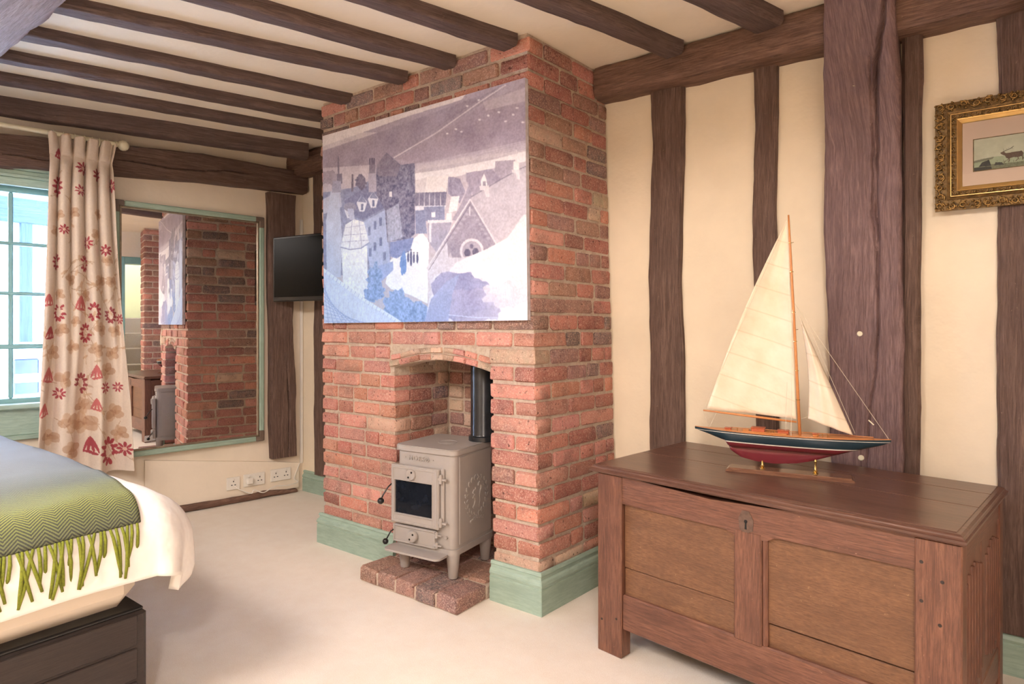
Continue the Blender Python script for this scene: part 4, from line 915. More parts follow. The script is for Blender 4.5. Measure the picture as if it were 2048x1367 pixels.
# church
P_([(812, 668), (1050, 530), (1110, 505), (1112, 760), (950, 915)], (170, 160, 178), tex=16, cell=4)
P_([(770, 700), (810, 600), (820, 672), (740, 790), (720, 790)], (132, 122, 148), tex=10)
P_([(815, 678), (950, 915), (870, 980), (720, 985), (690, 890)], (122, 112, 136), tex=12, cell=4); P_([(690, 895), (815, 700), (700, 985), (640, 990), (590, 1045)], (128, 118, 142), al=.9, tex=10)
P_([(590, 1045), (694, 900), (700, 985), (870, 985), (860, 1060), (700, 1120), (600, 1240)], (196, 190, 208), tex=26, cell=4)
cv.line([(588, 1042), (815, 680)], 8, (210, 204, 216)); cv.line([(598, 1050), (822, 694)], 3, (70, 62, 88)); cv.line([(815, 680), (952, 915)], 8, (206, 198, 212)); cv.line([(815, 670), (1050, 532), (1108, 505)], 5, (96, 88, 112)); cv.line([(813, 600), (814, 672)], 14, (124, 114, 140)); cv.line([(812, 575), (812, 610)], 5, (110, 100, 130))
for k in range(7):
    a = k / 7; x, y = 800 - a * 110, 720 + a * 170; cv.ell(x + 14, y + 14, 9, 7, (150, 142, 164)); x = 832 + a * 100; cv.ell(x - 8, y + 18, 9, 7, (150, 142, 164))
cv.ell(823, 950, 62, 66, (206, 198, 212), n=24); cv.ell(823, 952, 50, 54, (140, 130, 152), n=24); cv.ell(800, 960, 17, 22, (58, 52, 78)); cv.ell(843, 956, 17, 22, (58, 52, 78)); cv.ell(822, 925, 10, 12, (70, 62, 88)); cv.line([(813, 720), (813, 765)], 6, (196, 190, 206))
P_([(760, 985), (890, 965), (890, 1010), (760, 1020)], (186, 178, 196), tex=18, cell=4)
cv.ell(650, 1120, 34, 50, (206, 204, 220)); cv.ell(650, 1122, 24, 40, (84, 90, 140))
P_([(888, 545), (900, 575), (905, 620), (870, 622), (873, 575)], (230, 224, 232)); P_([(880, 585), (896, 585), (896, 612), (880, 612)], (116, 106, 130)); P_([(862, 610), (912, 608), (915, 665), (898, 670), (890, 632), (866, 632)], (204, 196, 208)); P_([(1040, 480), (1068, 480), (1070, 530), (1040, 532)], (236, 232, 238)); P_([(1032, 525), (1072, 522), (1074, 575), (1060, 575), (1052, 545), (1034, 540)], (214, 208, 220)); cv.line([(1055, 420), (1055, 482)], 3, (220, 214, 222))
# bushes
for x, y, rx, ry, s_ in [(310, 1100, 38, 80, 1), (330, 1160, 40, 50, 2), (300, 1180, 40, 40, 6), (430, 1240, 70, 95, 3), (470, 1270, 60, 60, 4), (550, 1275, 62, 60, 5)]: cv.blob(x, y, rx, ry, (108, 134, 190), s_, tex=58, cell=4, jag=.3)
# rock and blur
P_([(740, 1010), (900, 940), (1010, 880), (1090, 760), (1112, 760), (1114, 1316), (580, 1318), (600, 1200)], (226, 220, 232), tex=22, cell=60)
cv.blob(760, 1190, 150, 130, (128, 126, 172), 21, jag=.18, tex=26, cell=40); cv.blob(830, 1240, 150, 90, (150, 142, 182), 22, jag=.2, al=.85, tex=26, cell=40); P_([(575, 1320), (610, 1200), (690, 1110), (760, 1070), (720, 1180), (700, 1320)], (134, 142, 190), tex=14, cell=40)
cv.blob(1000, 1180, 110, 70, (214, 204, 220), 23, al=.8, tex=20, cell=30); cv.blob(930, 1070, 90, 50, (240, 236, 244), 24, al=.8)
cv.line([(700, 1283), (840, 1297), (980, 1300)], 3, (206, 214, 236))
# foreground roof
P_([(40, 1045), (240, 1195), (450, 1330), (40, 1335)], (196, 208, 240), tex=18, cell=6)
for k in range(16): cv.line([(40, 1075 + k * 22), (70 + k * 26, 1335)], 3, (128, 148, 208)); 
for k in range(17): cv.line([(44 + k * 24, 1330), (44 + k * 24 + 16, 1090 + k * 15)], 2, (150, 168, 220), al=.6)
cv.line([(42, 1050), (240, 1196), (445, 1322)], 16, (226, 232, 248)); 
for k in range(22): a = k / 21; cv.line([(42 + a * 400, 1045 + a * 275), (34 + a * 400, 1062 + a * 275)], 3, (140, 158, 206))
h, w = cv.a.shape[:2]; gr = cv.a.mean(2, keepdims=True); cv.a += (vnoise(h, w, 2.5, 77, 2)[..., None] - .5) * 46 + (vnoise(h, w, 26, 78, 3)[..., None] - .5) * 26
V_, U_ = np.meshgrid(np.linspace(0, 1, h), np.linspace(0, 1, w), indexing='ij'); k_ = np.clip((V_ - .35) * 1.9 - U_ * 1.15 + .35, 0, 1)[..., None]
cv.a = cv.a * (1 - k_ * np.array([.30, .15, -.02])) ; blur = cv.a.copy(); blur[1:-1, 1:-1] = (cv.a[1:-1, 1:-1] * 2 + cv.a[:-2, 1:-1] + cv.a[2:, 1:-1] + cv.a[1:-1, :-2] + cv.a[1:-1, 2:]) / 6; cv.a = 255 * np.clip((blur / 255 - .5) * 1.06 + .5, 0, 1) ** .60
pe = empty('printed_canvas', ((TL.x + TR.x) / 2, PY, BL.z), label='large pale print of an old town seen from above, on the chimney', cat='picture'); pco = np.array([(TL.x + TR.x) / 2, PY, BL.z])
a4 = [np.array(p) for p in (TL, TR, BR_, BL)]
def prP(U, V, dy=0):
    u = U[:, None]; v = V[:, None]; p = a4[0] * (1 - u) * (1 - v) + a4[1] * u * (1 - v) + a4[2] * u * v + a4[3] * (1 - u) * v; return p - pco
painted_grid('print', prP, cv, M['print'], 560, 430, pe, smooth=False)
vs = [Vector(p - pco) + Vector((0, .0006, 0)) for p in a4] + [Vector(p - pco) + Vector((0, .022, 0)) for p in a4]
mb = MB().add(vs, [[0, 3, 2, 1], [4, 5, 6, 7], [0, 1, 5, 4], [1, 2, 6, 5], [2, 3, 7, 6], [3, 0, 4, 7]]); mb.build('backing_board', plain('board_edge', (206, 198, 204), .6), pe)
# ------------------------------------------------------------------ stove
SA = math.radians(7); SW, SD = .342, .345
fr = Vector((-1.872, 2.07, .068)); ux_ = Vector((math.cos(SA), math.sin(SA), 0)); stove = empty('wood_stove', fr - ux_ * (SW / 2), SA, label='small grey cast iron wood stove on short legs in the fireplace', cat='stove')
stove.location.z = .0705
S = M['stove']; h2 = SW / 2
def rrect(w0, w1, d0, d1, r, n=6, corners=(1, 1, 1, 1)):
    out = []
    for (cx, cy, a0, on) in ((w1 - r, d0 + r, -PI / 2, corners[0]), (w1 - r, d1 - r, 0, corners[1]), (w0 + r, d1 - r, PI / 2, corners[2]), (w0 + r, d0 + r, PI, corners[3])):
        for k in range(n + 1): q = a0 + PI / 2 * k / n; out.append((cx + r * math.cos(q), cy + r * math.sin(q)))
    return out
SM = math.radians(35)
MB().prism(rrect(-h2 + .006, h2 - .006, .006, SD - .01, .03), .135, .556).build('body', S, stove, SM)
b = MB(); b.prism(rrect(-h2 - .004, h2 + .004, -.004, SD, .034), .557, .578); b.prism(rrect(-h2, h2, .0, SD - .004, .032), .5775, .582); b.build('top_plate', S, stove, SM)
MB().lathe([(.046, 0), (.046, .0012), (.044, .0018), (.0435, .0006), (.020, .0008), (.012, .002), (.005, .0022), (.004, 0)], 30, T(.02, .16, .582)).build('cooking_ring', S, stove, SM)
b = MB(); b.prism(rrect(-h2 - .002, h2 + .002, -.002, SD - .002, .034), .11, .136); b.build('base_plate', S, stove, SM)
for sx, sy in ((-1, .035), (1, .035), (-1, SD - .04), (1, SD - .04)):
    MB().lathe([(.0, -.0), (.020, .0), (.022, .004), (.031, .10), (.032, .111)], 16, T(sx * (h2 - .032), sy, 0)).build('leg', S, stove, SM)
MB().box((h2 - .0075, .046, .15), (h2 - .0035, SD - .03, .545), .003).build('side_panel', S, stove)
MB().box((-h2 + .0035, .046, .15), (-h2 + .0075, SD - .03, .545), .003).build('side_panel', S, stove)
# main door
dl, dr = -h2 - .006, .098; door = MB(); z0, z1 = .222, .492
def frame(b, x0, x1, z0, z1, wl_, wr_, wb, wt, y0, y1, bv=.003):
    b.box((x0, y0, z0), (x0 + wl_, y1, z1), bv); b.box((x1 - wr_, y0, z0), (x1, y1, z1), bv); b.box((x0 + wl_ - .002, y0, z0), (x1 - wr_ + .002, y1, z0 + wb), bv); b.box((x0 + wl_ - .002, y0, z1 - wt), (x1 - wr_ + .002, y1, z1), bv)
frame(door, dl, dr, z0, z1, .022, .034, .046, .070, -.022, .006); frame(door, dl + .006, dr - .006, z0 + .006, z1 - .006, .01, .01, .01, .01, -.025, -.02, .0015)
frame(door, dl + .017, dr - .029, z0 + .040, z1 - .064, .006, .006, .006, .006, -.026, -.02, .002); dob = door.build('door', S, stove)
MB().box((dl + .020, -.014, z0 + .044), (dr - .032, -.010, z1 - .068), .0008).build('window_glass', M['fireglass'], dob, label='dark glass of the stove door')
def vent(par, x, z, r):
    X = T(x, -.022, z, rx=PI / 2)
    MB().lathe([(r, -.004), (r, .006), (r - .003, .011), (r * .5, .0125), (0, .0125)], 24, X).build('air_vent', S, par, SM)
    for a in (.9, -2.2):
        MB().lathe([(.005, .0), (.005, .0128), (0, .0130)], 8, T(x + math.cos(a) * r * .55, -.022, z + math.sin(a) * r * .55, rx=PI / 2)).build('vent_hole', M['black'], par)
vent(dob, -.055, .455, .027)
b = MB().tube([(dl + .004, -.020, .40), (dl - .006, -.035, .385), (dl - .016, -.060, .35), (dl - .018, -.068, .335)], .0035, 8); hd = b.build('handle', M['black'], dob, smooth=True)
b = MB(); b.lathe([(0, -.0155), (.008, -.013), (.0145, -.006), (.0155, 0), (.0145, .006), (.008, .013), (0, .0155)], 18, T(dl - .018, -.072, .327)); b.build('knob', M['black'], hd, smooth=True)
for z in (.45, .255):
    b = MB(); b.lathe([(.008, -.018), (.008, .018), (.005, .022), (0, .023)], 12, T(dr + .010, -.018, z)); b.box((dr - .004, -.024, z - .007), (dr + .010, -.012, z + .007), .002); b.box((dr + .01, -.02, z - .006), (dr + .04, -.004, z + .004), .002); b.build('hinge', S, dob, SM)
MB().box((dr + .002, -.010, z0 + .012), (dr + .020, .004, z1 + .004), .004).build('hinge_post', S, stove)
# lower door
ll, lr = -h2 + .002, .074; ld = MB(); z0, z1 = .132, .212; ld.box((ll, -.012, z0), (lr, .006, z1), .003); frame(ld, ll, lr, z0, z1, .008, .008, .008, .008, -.018, -.010, .002); lob = ld.build('ash_door', S, stove)
vent(lob, -.048, .172, .027)
b = MB().tube([(ll + .004, -.016, .185), (ll - .004, -.028, .178), (ll - .012, -.046, .148)], .0032, 8); hd = b.build('handle', M['black'], lob, smooth=True)
MB().lathe([(0, -.014), (.008, -.012), (.013, -.005), (.014, 0), (.013, .005), (.008, .012), (0, .014)], 18, T(ll - .015, -.052, .136)).build('knob', M['black'], hd, smooth=True)
for z in (.196, .150):
    b = MB(); b.lathe([(.007, -.012), (.007, .012), (.004, .015), (0, .016)], 12, T(lr + .009, -.014, z)); b.box((lr - .004, -.020, z - .005), (lr + .009, -.010, z + .005), .002); b.box((lr + .008, -.016, z - .005), (lr + .034, -.002, z + .003), .002); b.build('hinge', S, lob, SM)
b = MB(); b.prism(rrect(-h2 - .004, h2 - .03, -.085, .01, .028), .108, .117); b.build('ash_lip', S, stove, SM)
MB().lathe([(.007, -.01), (.007, .006), (.004, .007), (0, .003)], 14, T(h2 - .045, .0, .188, rx=PI / 2)).build('bolt', S, stove, SM)
# lettering
tx = bpy.data.curves.new('lettering', 'FONT'); tx.body = '· MORSØ ·'; tx.size = .030; tx.extrude = .0042; tx.align_x = 'CENTER'; tx.align_y = 'CENTER'; tx.space_character = 1.25; tx.materials.append(S)
to_ = bpy.data.objects.new('tmp', tx); COL.objects.link(to_); bpy.context.view_layer.update(); lm = bpy.data.meshes.new_from_object(to_.evaluated_get(bpy.context.evaluated_depsgraph_get())); bpy.data.objects.remove(to_)
o = link('lettering', lm, stove, label='raised maker lettering'); o.location = (-.030, .0045, .525); o.rotation_euler = (PI / 2, 0, 0)
# squirrel emblem in a wreath on the side
def emblem(side):
    b = MB(); X = T(side * (h2 - .0035), .185, .34) @ (Matrix(((0, 0, side, 0), (side, 0, 0, 0), (0, 1, 0, 0), (0, 0, 0, 1))))
    def pz(p, h): b.prism([(x * .001, y * .001) for x, y in p], -.001, h, X)
    body = [(-30, -52), (8, -56), (18, -44), (20, -20), (12, 2), (2, 16), (-4, 26), (-8, 36), (-14, 44), (-15, 34), (-24, 34), (-34, 26), (-36, 20), (-28, 16), (-22, 10), (-34, 2), (-36, -4), (-22, -4), (-18, -20), (-24, -34), (-36, -46)]
    tail = [(18, -54), (30, -40), (36, -16), (38, 10), (46, 30), (48, 48), (38, 62), (22, 66), (10, 58), (8, 46), (16, 44), (24, 50), (32, 44), (30, 32), (22, 14), (18, -4), (22, -26), (14, -46)]
    pz(body, .005); pz(tail, .006)
    n = 20
    for i in range(n):
        a = -PI / 2 + .22 + (2 * PI - .44) * i / (n - 1); r = 88
        for sgn in (-1, 1):
            c = (math.cos(a) * (r + sgn * 7), math.sin(a) * (r + sgn * 7)); d = a + PI / 2 + sgn * -.6 * (1 if a < PI / 2 else -1); q = [(c[0] + 11 * math.cos(t_) * math.cos(d) - 4.5 * math.sin(t_) * math.sin(d), c[1] + 11 * math.cos(t_) * math.sin(d) + 4.5 * math.sin(t_) * math.cos(d)) for t_ in np.linspace(0, 2 * PI, 8, False)]
            pz(q, .0035)
    for i in range(9):
        x = -52 + i * 13; y = -98 + abs(i - 4) * -3; pz([(x, y - 7), (x + 7, y - 5), (x + 9, y + 5), (x, y + 8), (x - 5, y)], .004)
    b.build('emblem', S, stove, SM, label='raised squirrel in a leafy wreath')
emblem(1); emblem(-1)
b = MB(); fpx = Vector((-1.945, 2.36, 0)) - stove.location; ca, sa = math.cos(-SA), math.sin(-SA); fx_, fy_ = fpx.x * ca - fpx.y * sa, fpx.x * sa + fpx.y * ca
b.lathe([(.072, .0), (.072, .022), (.064, .026), (.062, .03), (.062, .74)], 32, T(fx_, fy_, .582)); b.build('flue_pipe', M['flue'], stove, SM, label='glossy black flue pipe')

# ------------------------------------------------------------------ chest
CA = math.radians(-8.25); chest = empty('chest', hz(1195, 1297, 0), CA, label='old panelled oak chest under the yacht, against the right wall', cat='chest')
CWd, CD, CZ = 1.122, .645, .662; K = M['chest']; KP = M['chestpanel']; KL = M['chestlid']
FR = .035
b = MB(); b.prism([(0, 0), (.108, 0), (.108, .0), (.106, .655), (0, .655)], 0, .001) if False else None
MB().box((0, 0, 0), (.107, .06, CZ), .004).build('corner_stile', K, chest); MB().box((1.019, 0, 0), (CWd, .06, CZ), .004).build('corner_stile', K, chest)
MB().box((0, CD - .06, 0), (.06, CD, CZ), .004).build('corner_stile', K, chest); MB().box((CWd - .06, CD - .06, 0), (CWd, CD, CZ), .004).build('corner_stile', K, chest)
b = MB(); b.prism([(.105, .562), (.50, .562), (.53, .548), (.63, .552), (.66, .570), (1.022, .575), (1.022, .662), (.70, .659), (.45, .645), (.105, .662)], .0, .035, Matrix(((1, 0, 0, 0), (0, 0, 1, .006), (0, 1, 0, 0), (0, 0, 0, 1))), 0)
top_rail = b.build('top_rail', K, chest)
me = top_rail.data; bm = bmesh.new(); bm.from_mesh(me); bmesh.ops.recalc_face_normals(bm, faces=bm.faces); bm.to_mesh(me); bm.free()
MB().box((.105, .008, .105), (1.021, .045, .232), .005, 0).build('bottom_rail', K, chest)
MB().box((.530, .004, .225), (.618, .044, .57), .004).build('muntin', K, chest); MB().box((.616, .008, .228), (.634, .040, .568), .006).build('moulding', K, chest)
# panels from boards with open joints
MB().box((.107, .020, .328), (.532, .034, .565), .003, 0).build('plank', KP, chest); MB().box((.107, .022, .224), (.532, .036, .326), .003, 0).build('plank', KP, chest)
MB().box((.630, .019, .302), (1.022, .033, .575), .003, 0).build('plank', KP, chest); MB().box((.630, .023, .224), (1.022, .037, .297), .003, 0).build('plank', KP, chest)
MB().box((.1, .038, .11), (1.03, .044, .64), .001, 0).build('carcass', M['bedbase'], chest, label='dark inside showing through the open joints')
# ends
for x0, x1 in ((.004, .034), (CWd - .034, CWd - .004)):
    MB().box((x0, .055, .60), (x1, CD - .055, .652), .004, 1).build('end_rail', K, chest); MB().box((x0, .055, .105), (x1, CD - .055, .20), .004, 1).build('end_rail', K, chest)
    MB().box((x0 + .002, .30, .195), (x1 - .002, .36, .605), .004).build('end_muntin', K, chest)
    s_ = 1 if x1 > .5 else -1; xf = x1 - .014 if s_ > 0 else x0 + .004
    for ya, yb in ((.058, .302), (.358, CD - .058)):
        pnl = MB().box((xf, ya, .195), (xf + .010, yb, .605), .002).build('end_panel', K, chest)
        for k in range(6):       # linenfold ridges
            yc = ya + (yb - ya) * (k + .5) / 6; xs_ = (xf + .010) if s_ > 0 else xf; MB().tube([(xs_, yc, .225 + .03 * abs(2.5 - k) / 2.5), (xs_, yc, .575 - .03 * abs(2.5 - k) / 2.5)], .008, 8).build('fold', K, pnl, smooth=math.radians(50))
MB().box((.03, CD - .03, .11), (CWd - .03, CD - .01, .65), .003, 0).build('back_board', K, chest)
# lid: boards with thumb moulded edge
b = MB(); lx0, lx1, ly0, ly1 = -.030, 1.133, -.016, .672
prof = [(0, .652), (.010, .652), (.004, .657), (.0, .662), (-.003, .668), (.002, .674), (.010, .677), (.014, .680)]
def ringz(ins, z): return [(lx0 + ins, ly0 + ins, z), (lx1 - ins, ly0 + ins, z), (lx1 - ins, ly1 - ins, z), (lx0 + ins, ly1 - ins, z)]
vs = []; P_l = [(.010, .663), (.004, .665), (.000, .670), (.000, .676), (.005, .678), (.008, .681), (.009, .685), (.015, .689), (.028, .690)]
for ins, z in P_l: vs += ringz(ins, z)
fs = [[3, 2, 1, 0]]
for i in range(len(P_l) - 1):
    for k in range(4): k2 = (k + 1) % 4; fs.append([i * 4 + k, i * 4 + k2, i * 4 + 4 + k2, i * 4 + 4 + k])
n = (len(P_l) - 1) * 4; fs.append([n, n + 1, n + 2, n + 3]); b.add(vs, fs, None, 0); lid = b.build('lid', KL, chest)
for y0, y1 in ((0.0, .30), (.3035, .50), (.5035, .70)): MB().box((lx0 + .024, ly0 + .024 + (y0), .688), (lx1 - .024, min(ly1 - .024, ly0 + .024 + y1), .6915), .0012, 0).build('plank', KL, lid)
MB().prism([(-.020, -.024), (.0, -.034), (.022, -.022), (.024, .012), (.010, .036), (-.012, .036), (-.024, .010)], 0, .0022, Matrix(((1, 0, 0, .569), (0, 0, -1, .0065), (0, 1, 0, .596), (0, 0, 0, 1)))).build('lock_plate', plain('lock_iron', (96, 74, 62), .5, .15, 60, .5, 90, .002), chest)
b = MB(); XL = Matrix(((1, 0, 0, .569), (0, 0, -1, .0042), (0, 1, 0, .600), (0, 0, 0, 1))); b.lathe([(.0055, 0), (.0055, .001), (0, .001)], 12, XL); b.prism([(-.0035, -.024), (.0035, -.024), (.002, 0), (-.002, 0)], 0, .001, XL); b.build('keyhole', M['black'], chest)
for x, z in ((1.035, .60), (1.08, .56), (1.075, .45), (1.035, .50), (1.10, .30), (.085, .14), (.02, .12)):
    MB().lathe([(.005, 0), (.0045, .001), (0, .0012)], 8, T(x, .0004, z, rx=PI / 2)).build('peg', M['bedbase'], chest)

# ------------------------------------------------------------------ model yacht
YA = math.atan2(.172, .985); yacht = empty('model_yacht', (-.556, 2.30, .6918), YA, label='wooden model sailing yacht with cream sails on the oak chest', cat='model boat')
ZSH = .139
def hb(t): 
    u = (t - .02) / (.31 if t > .02 else .312); return max(.0008, .058 * (1 - abs(u) ** 2.3) ** .9)
def zk(t): return interp(t, [-.292, -.25, -.205, -.182, -.165, -.13, -.08, -.02, .05, .1, .15, .2, .26, .30, .329], [.137, .125, .110, .103, .068, .047, .037, .034, .042, .055, .074, .093, .112, .124, .137])
def zsh(t): return ZSH + .006 * ((t - .02) / .31) ** 2
NS_, NR = 70, 14; b = MB(); vs = []
for i in range(NS_):
    t_ = -.292 + .621 * i / (NS_ - 1); bb = hb(t_); z1 = zsh(t_); z0 = zk(t_); zc_ = max(z0, .082 + .0 * t_) if z0 < .082 else z0
    half = []
    for j in range(9):
        a = j / 8 * PI / 2; half.append((bb * math.cos(a) ** .7 if z0 >= .082 else max(.006, bb * math.cos(a) ** .7), z1 - (z1 - zc_) * math.sin(a) ** 1.1))
    if z0 < .082:
        for j in range(1, 6): half.append((.0065 * (1 - (j / 5) ** 3) + .0012, zc_ - (zc_ - z0) * j / 5))
    else:
        for j in range(1, 6): half.append((.0006, z0 - .00001 * j))
    row = [(t_, -y, z) for y, z in half] + [(t_, y, z) for y, z in half[::-1]]
    vs += row
per = 28; fs = []
for i in range(NS_ - 1):
    for j in range(per - 1): fs.append([i * per + j, i * per + j + 1, (i + 1) * per + j + 1, (i + 1) * per + j])
b.add(vs, fs); hull = b.build('hull', M['hull'], yacht, smooth=math.radians(60))
b = MB(); vs = []; 
for i in range(NS_): t_ = -.292 + .621 * i / (NS_ - 1); vs += [(t_, -hb(t_) + .0005, zsh(t_) + .0), (t_, 0, zsh(t_) + .002), (t_, hb(t_) - .0005, zsh(t_))]
fs = []
for i in range(NS_ - 1):
    for j in (0, 1): fs.append([i * 3 + j, i * 3 + 3 + j, i * 3 + 4 + j, i * 3 + 1 + j])
b.add(vs, fs, None, 0); b.build('deck', M['varnish'], yacht)
b = MB()
for sg in (-1, 1): b.tube([(t_, sg * (hb(t_) - .002), zsh(t_) + .003) for t_ in np.linspace(-.17, .28, 30)], .0016, 6)
b.build('toe_rail', M['varnish'], yacht, smooth=True)
def dh(name, t0, t1, w, h, m, lid=None):
    o = MB().box((t0, -w, ZSH + .001), (t1, w, ZSH + .002 + h), .0015, 0).build(name, m, yacht)
    if lid: MB().box((t0 - .002, -w - .002, ZSH + .002 + h), (t1 + .002, w + .002, ZSH + .0045 + h), .001, 0).build('roof', lid, o)
dh('skylight', -.185, -.165, .011, .006, M['deckred'], M['deckred']); dh('deckhouse', -.095, -.052, .018, .014, M['deckred'], M['deckred']); dh('hatch', -.125, -.104, .010, .007, M['varnish'])
dh('cabin_trunk', -.010, .025, .014, .010, M['deckred'], M['deckred']); dh('cockpit_coaming', -.125, .02, .026, .003, M['varnish']); dh('hatch', .10, .118, .011, .006, M['varnish'], M['deckred'])
b = MB()
for t_ in (-.04, -.03, -.02, .115, .13, .145, -.14): b.tube([(t_, -.024, ZSH), (t_, -.024, ZSH + .012)], .0009, 5); b.lathe([(0, 0), (.0018, .001), (.0018, .002), (0, .003)], 6, T(t_, -.024, ZSH + .011))
b.build('fittings', M['brass'], yacht, label='small brass belaying pins on the deck')
mt = lambda z: .060 - .036 * (z - .139) / .76      # mast rakes aft
ZM = .898; b = MB(); b.tube([(mt(z), 0, z) for z in (.135, .35, .6, .8, ZM)], [.0052, .005, .0046, .0038, .0028], 12); b.build('mast', M['varnish'], yacht, smooth=True)
b = MB()
for z in (.26, .36, .46, .56, .70, .80): b.lathe([(.0066, 0), (.0066, .002)], 10, T(mt(z), 0, z))
b.tube([(mt(.80), 0, .80), (mt(.8) + .012, 0, .803)], .0009, 5); b.tube([(mt(.50) , 0, .50), (mt(.5) + .012, 0, .503)], .0009, 5); b.build('mast_band', M['brass'], yacht)
be = Vector((-.262, .0, .206)); bg_ = Vector((mt(.184) - .008, 0, .184)); b = MB().tube([be, be.lerp(bg_, .5), bg_], [.003, .0042, .0034], 10); b.build('boom', M['varnish'], yacht, smooth=True)
def sail(name, head, tack, clew, belly, leech, nn=26, foot=.0):
    H_, T_, C_ = map(Vector, (head, tack, clew)); nu = nn; nv = nn * 2
    def P(i, j):
        u = i / (nu - 1); v = j / (nv - 1)                     # u luff->leech, v foot->head
        a = T_.lerp(H_, v); c = C_.lerp(H_, v); nrm = (c - C_).cross(Vector((0, 1, 0)))
        d = (H_ - C_).normalized(); outw = Vector((d.z, 0, -d.x)); 
        if outw.dot(C_ - T_) < 0: outw = -outw
        c = c + outw * (leech * math.sin(PI * v)); p = a.lerp(c, u)
        w = math.sin(PI * u ** .8) * math.sin(PI * min(1, v * .9 + .1)) ** .7
        p.y += belly * w + .0035 * math.sin(u * 16 + v * 5) * math.sin(PI * u) * (1 - v)
        p.z -= foot * math.sin(PI * u) * (1 - v) ** 4
        return p
    b = MB(); b.grid(P, nu, nv, uvs=lambda i, j: (P(i, j).x, (P(i, j).z + .35 * P(i, j).x) * 1.0)); o = b.build(name, M['sail'], yacht, smooth=True)
    m_ = o.modifiers.new('t', 'SOLIDIFY'); m_.thickness = .0007; return o
sail('mainsail', (mt(.882) - .006, 0, .882), (mt(.20) - .009, 0, .194), (be.x + .012, 0, be.z + .006), .030, .014)
sail('jib', (.064, 0, .545), (.0825, 0.0, .205), (.219, 0, .157), -.026, -.012) if False else sail('jib', (.060, 0, .545), (.220, 0, .152), (.086, 0, .198), -.026, -.012)
b = MB(); r_ = .0007
for p in ([(mt(.60), 0, .60), (.322, 0, .147)], [(.068, 0, .56), (.226, 0, .158)], [(mt(.88), 0, .888), (be.x, 0, be.z)], [(mt(.80), 0, .80), (.03, .054, .14)], [(mt(.6), 0, .60), (.035, -.054, .14)], [(-.242, 0, .142), (-.262, 0, .203)], [(-.242, 0, .142), (-.215, 0, .203)], [(.088, 0, .206), (.05, 0, .19)], [(.015, -.01, .15), (.02, -.004, .32)]): b.tube(p, r_, 5)
b.build('rigging', M['thread'], yacht)
b = MB(); b.tube([(.265, 0, .205), (.28, 0, .190)], .0018, 5); b.build('block', M['cream'], yacht)
b = MB(); bx0, bx1 = -.178, .225
P_b = [(0, .0), (.0, .006), (.003, .008), (.007, .0095), (.010, .013)]; vs = []
for ins, z in P_b:
    vs += [(bx0 + ins, -.042 + ins, z), (bx1 - ins, -.042 + ins, z), (bx1 - ins, .042 - ins, z), (bx0 + ins, .042 - ins, z)]
fs = [[3, 2, 1, 0]]
for i in range(len(P_b) - 1):
    for k in range(4): k2 = (k + 1) % 4; fs.append([i * 4 + k, i * 4 + k2, i * 4 + 4 + k2, i * 4 + 4 + k])
n = (len(P_b) - 1) * 4; fs.append([n, n + 1, n + 2, n + 3]); b.add(vs, fs, None, 0); b.build('stand_base', M['stand'], yacht, label='dark polished display base')
for t_, zt2 in ((.108, .066), (-.06, .04)): MB().lathe([(.009, .012), (.009, .015), (.005, .018), (.0075, .022), (.0035, .027), (.003, .05), (.0045, .053), (.003, .056), (.003, zt2)], 14, T(t_, 0, 0)).build('stand_post', M['brass'], yacht, smooth=math.radians(50))

# ------------------------------------------------------------------ gilt frame
gy = 2.746; gx0 = hy(1868, 212, gy).x; gx1 = gx0 + .53; gz0 = hy(1868, 427, gy).z; gz1 = hy(1868, 212, gy).z
gf = empty('picture_frame', (.131, 2.746, 1.622), label='ornate gilt frame holding a small stag engraving, right wall', cat='picture'); go = Vector((.131, 2.746, 1.622))
def band(i0, i1, y0, y1, name, m, par=gf, bv=.002):
    mb = MB()
    for k in range(4):
        o_ = [(gx0 + i0, gz0 + i0), (gx1 - i0, gz0 + i0), (gx1 - i0, gz1 - i0), (gx0 + i0, gz1 - i0)]; n_ = [(gx0 + i1, gz0 + i1), (gx1 - i1, gz0 + i1), (gx1 - i1, gz1 - i1), (gx0 + i1, gz1 - i1)]
        a, b_, c, d = o_[k], o_[(k + 1) % 4], n_[(k + 1) % 4], n_[k]
        vs = [Vector((p[0], y, p[1])) - go for y in (y1,) for p in (a, b_, c, d)]
        vs = [Vector((a[0], y0, a[1])) - go, Vector((b_[0], y0, b_[1])) - go, Vector((c[0], y1, c[1])) - go, Vector((d[0], y1, d[1])) - go] + [Vector((p[0], gy, p[1])) - go for p in (a, b_, c, d)]
        mb.add(vs, [[0, 1, 2, 3], [0, 4, 5, 1], [2, 6, 7, 3]])
    o = mb.build(name, m, par); me = o.data; bm = bmesh.new(); bm.from_mesh(me); bmesh.ops.recalc_face_normals(bm, faces=bm.faces); bm.to_mesh(me); bm.free(); return o
ob = band(.004, .040, gy - .016, gy - .022, 'outer_moulding', M['golddull']); band(.040, .050, gy - .030, gy - .024, 'cove', M['golddull']); band(.050, .052, gy - .032, gy - .032, 'fillet', M['goldslip'])
bb_ = band(.052, .068, gy - .024, gy - .022, 'inner_moulding', M['golddull']); band(.068, .072, gy - .028, gy - .026, 'slip_edge', M['goldslip']); band(.072, .086, gy - .022, gy - .012, 'gold_slip', M['goldslip'])
scr = MB()
def spiral(b, cx, cz, r, s_, a0): b.tube([(cx + s_ * r * (1 - .16 * q) * math.cos(a0 + q), -.006 - .001 * q, cz + r * (1 - .16 * q) * math.sin(a0 + q)) for q in np.linspace(0, 5.0, 14)], [.0036 - .00012 * k for k in range(14)], 6)
spiral(scr, 0, 0, .0155, 1, 0); spiral(scr, .002, .001, .008, -1, 1.5)
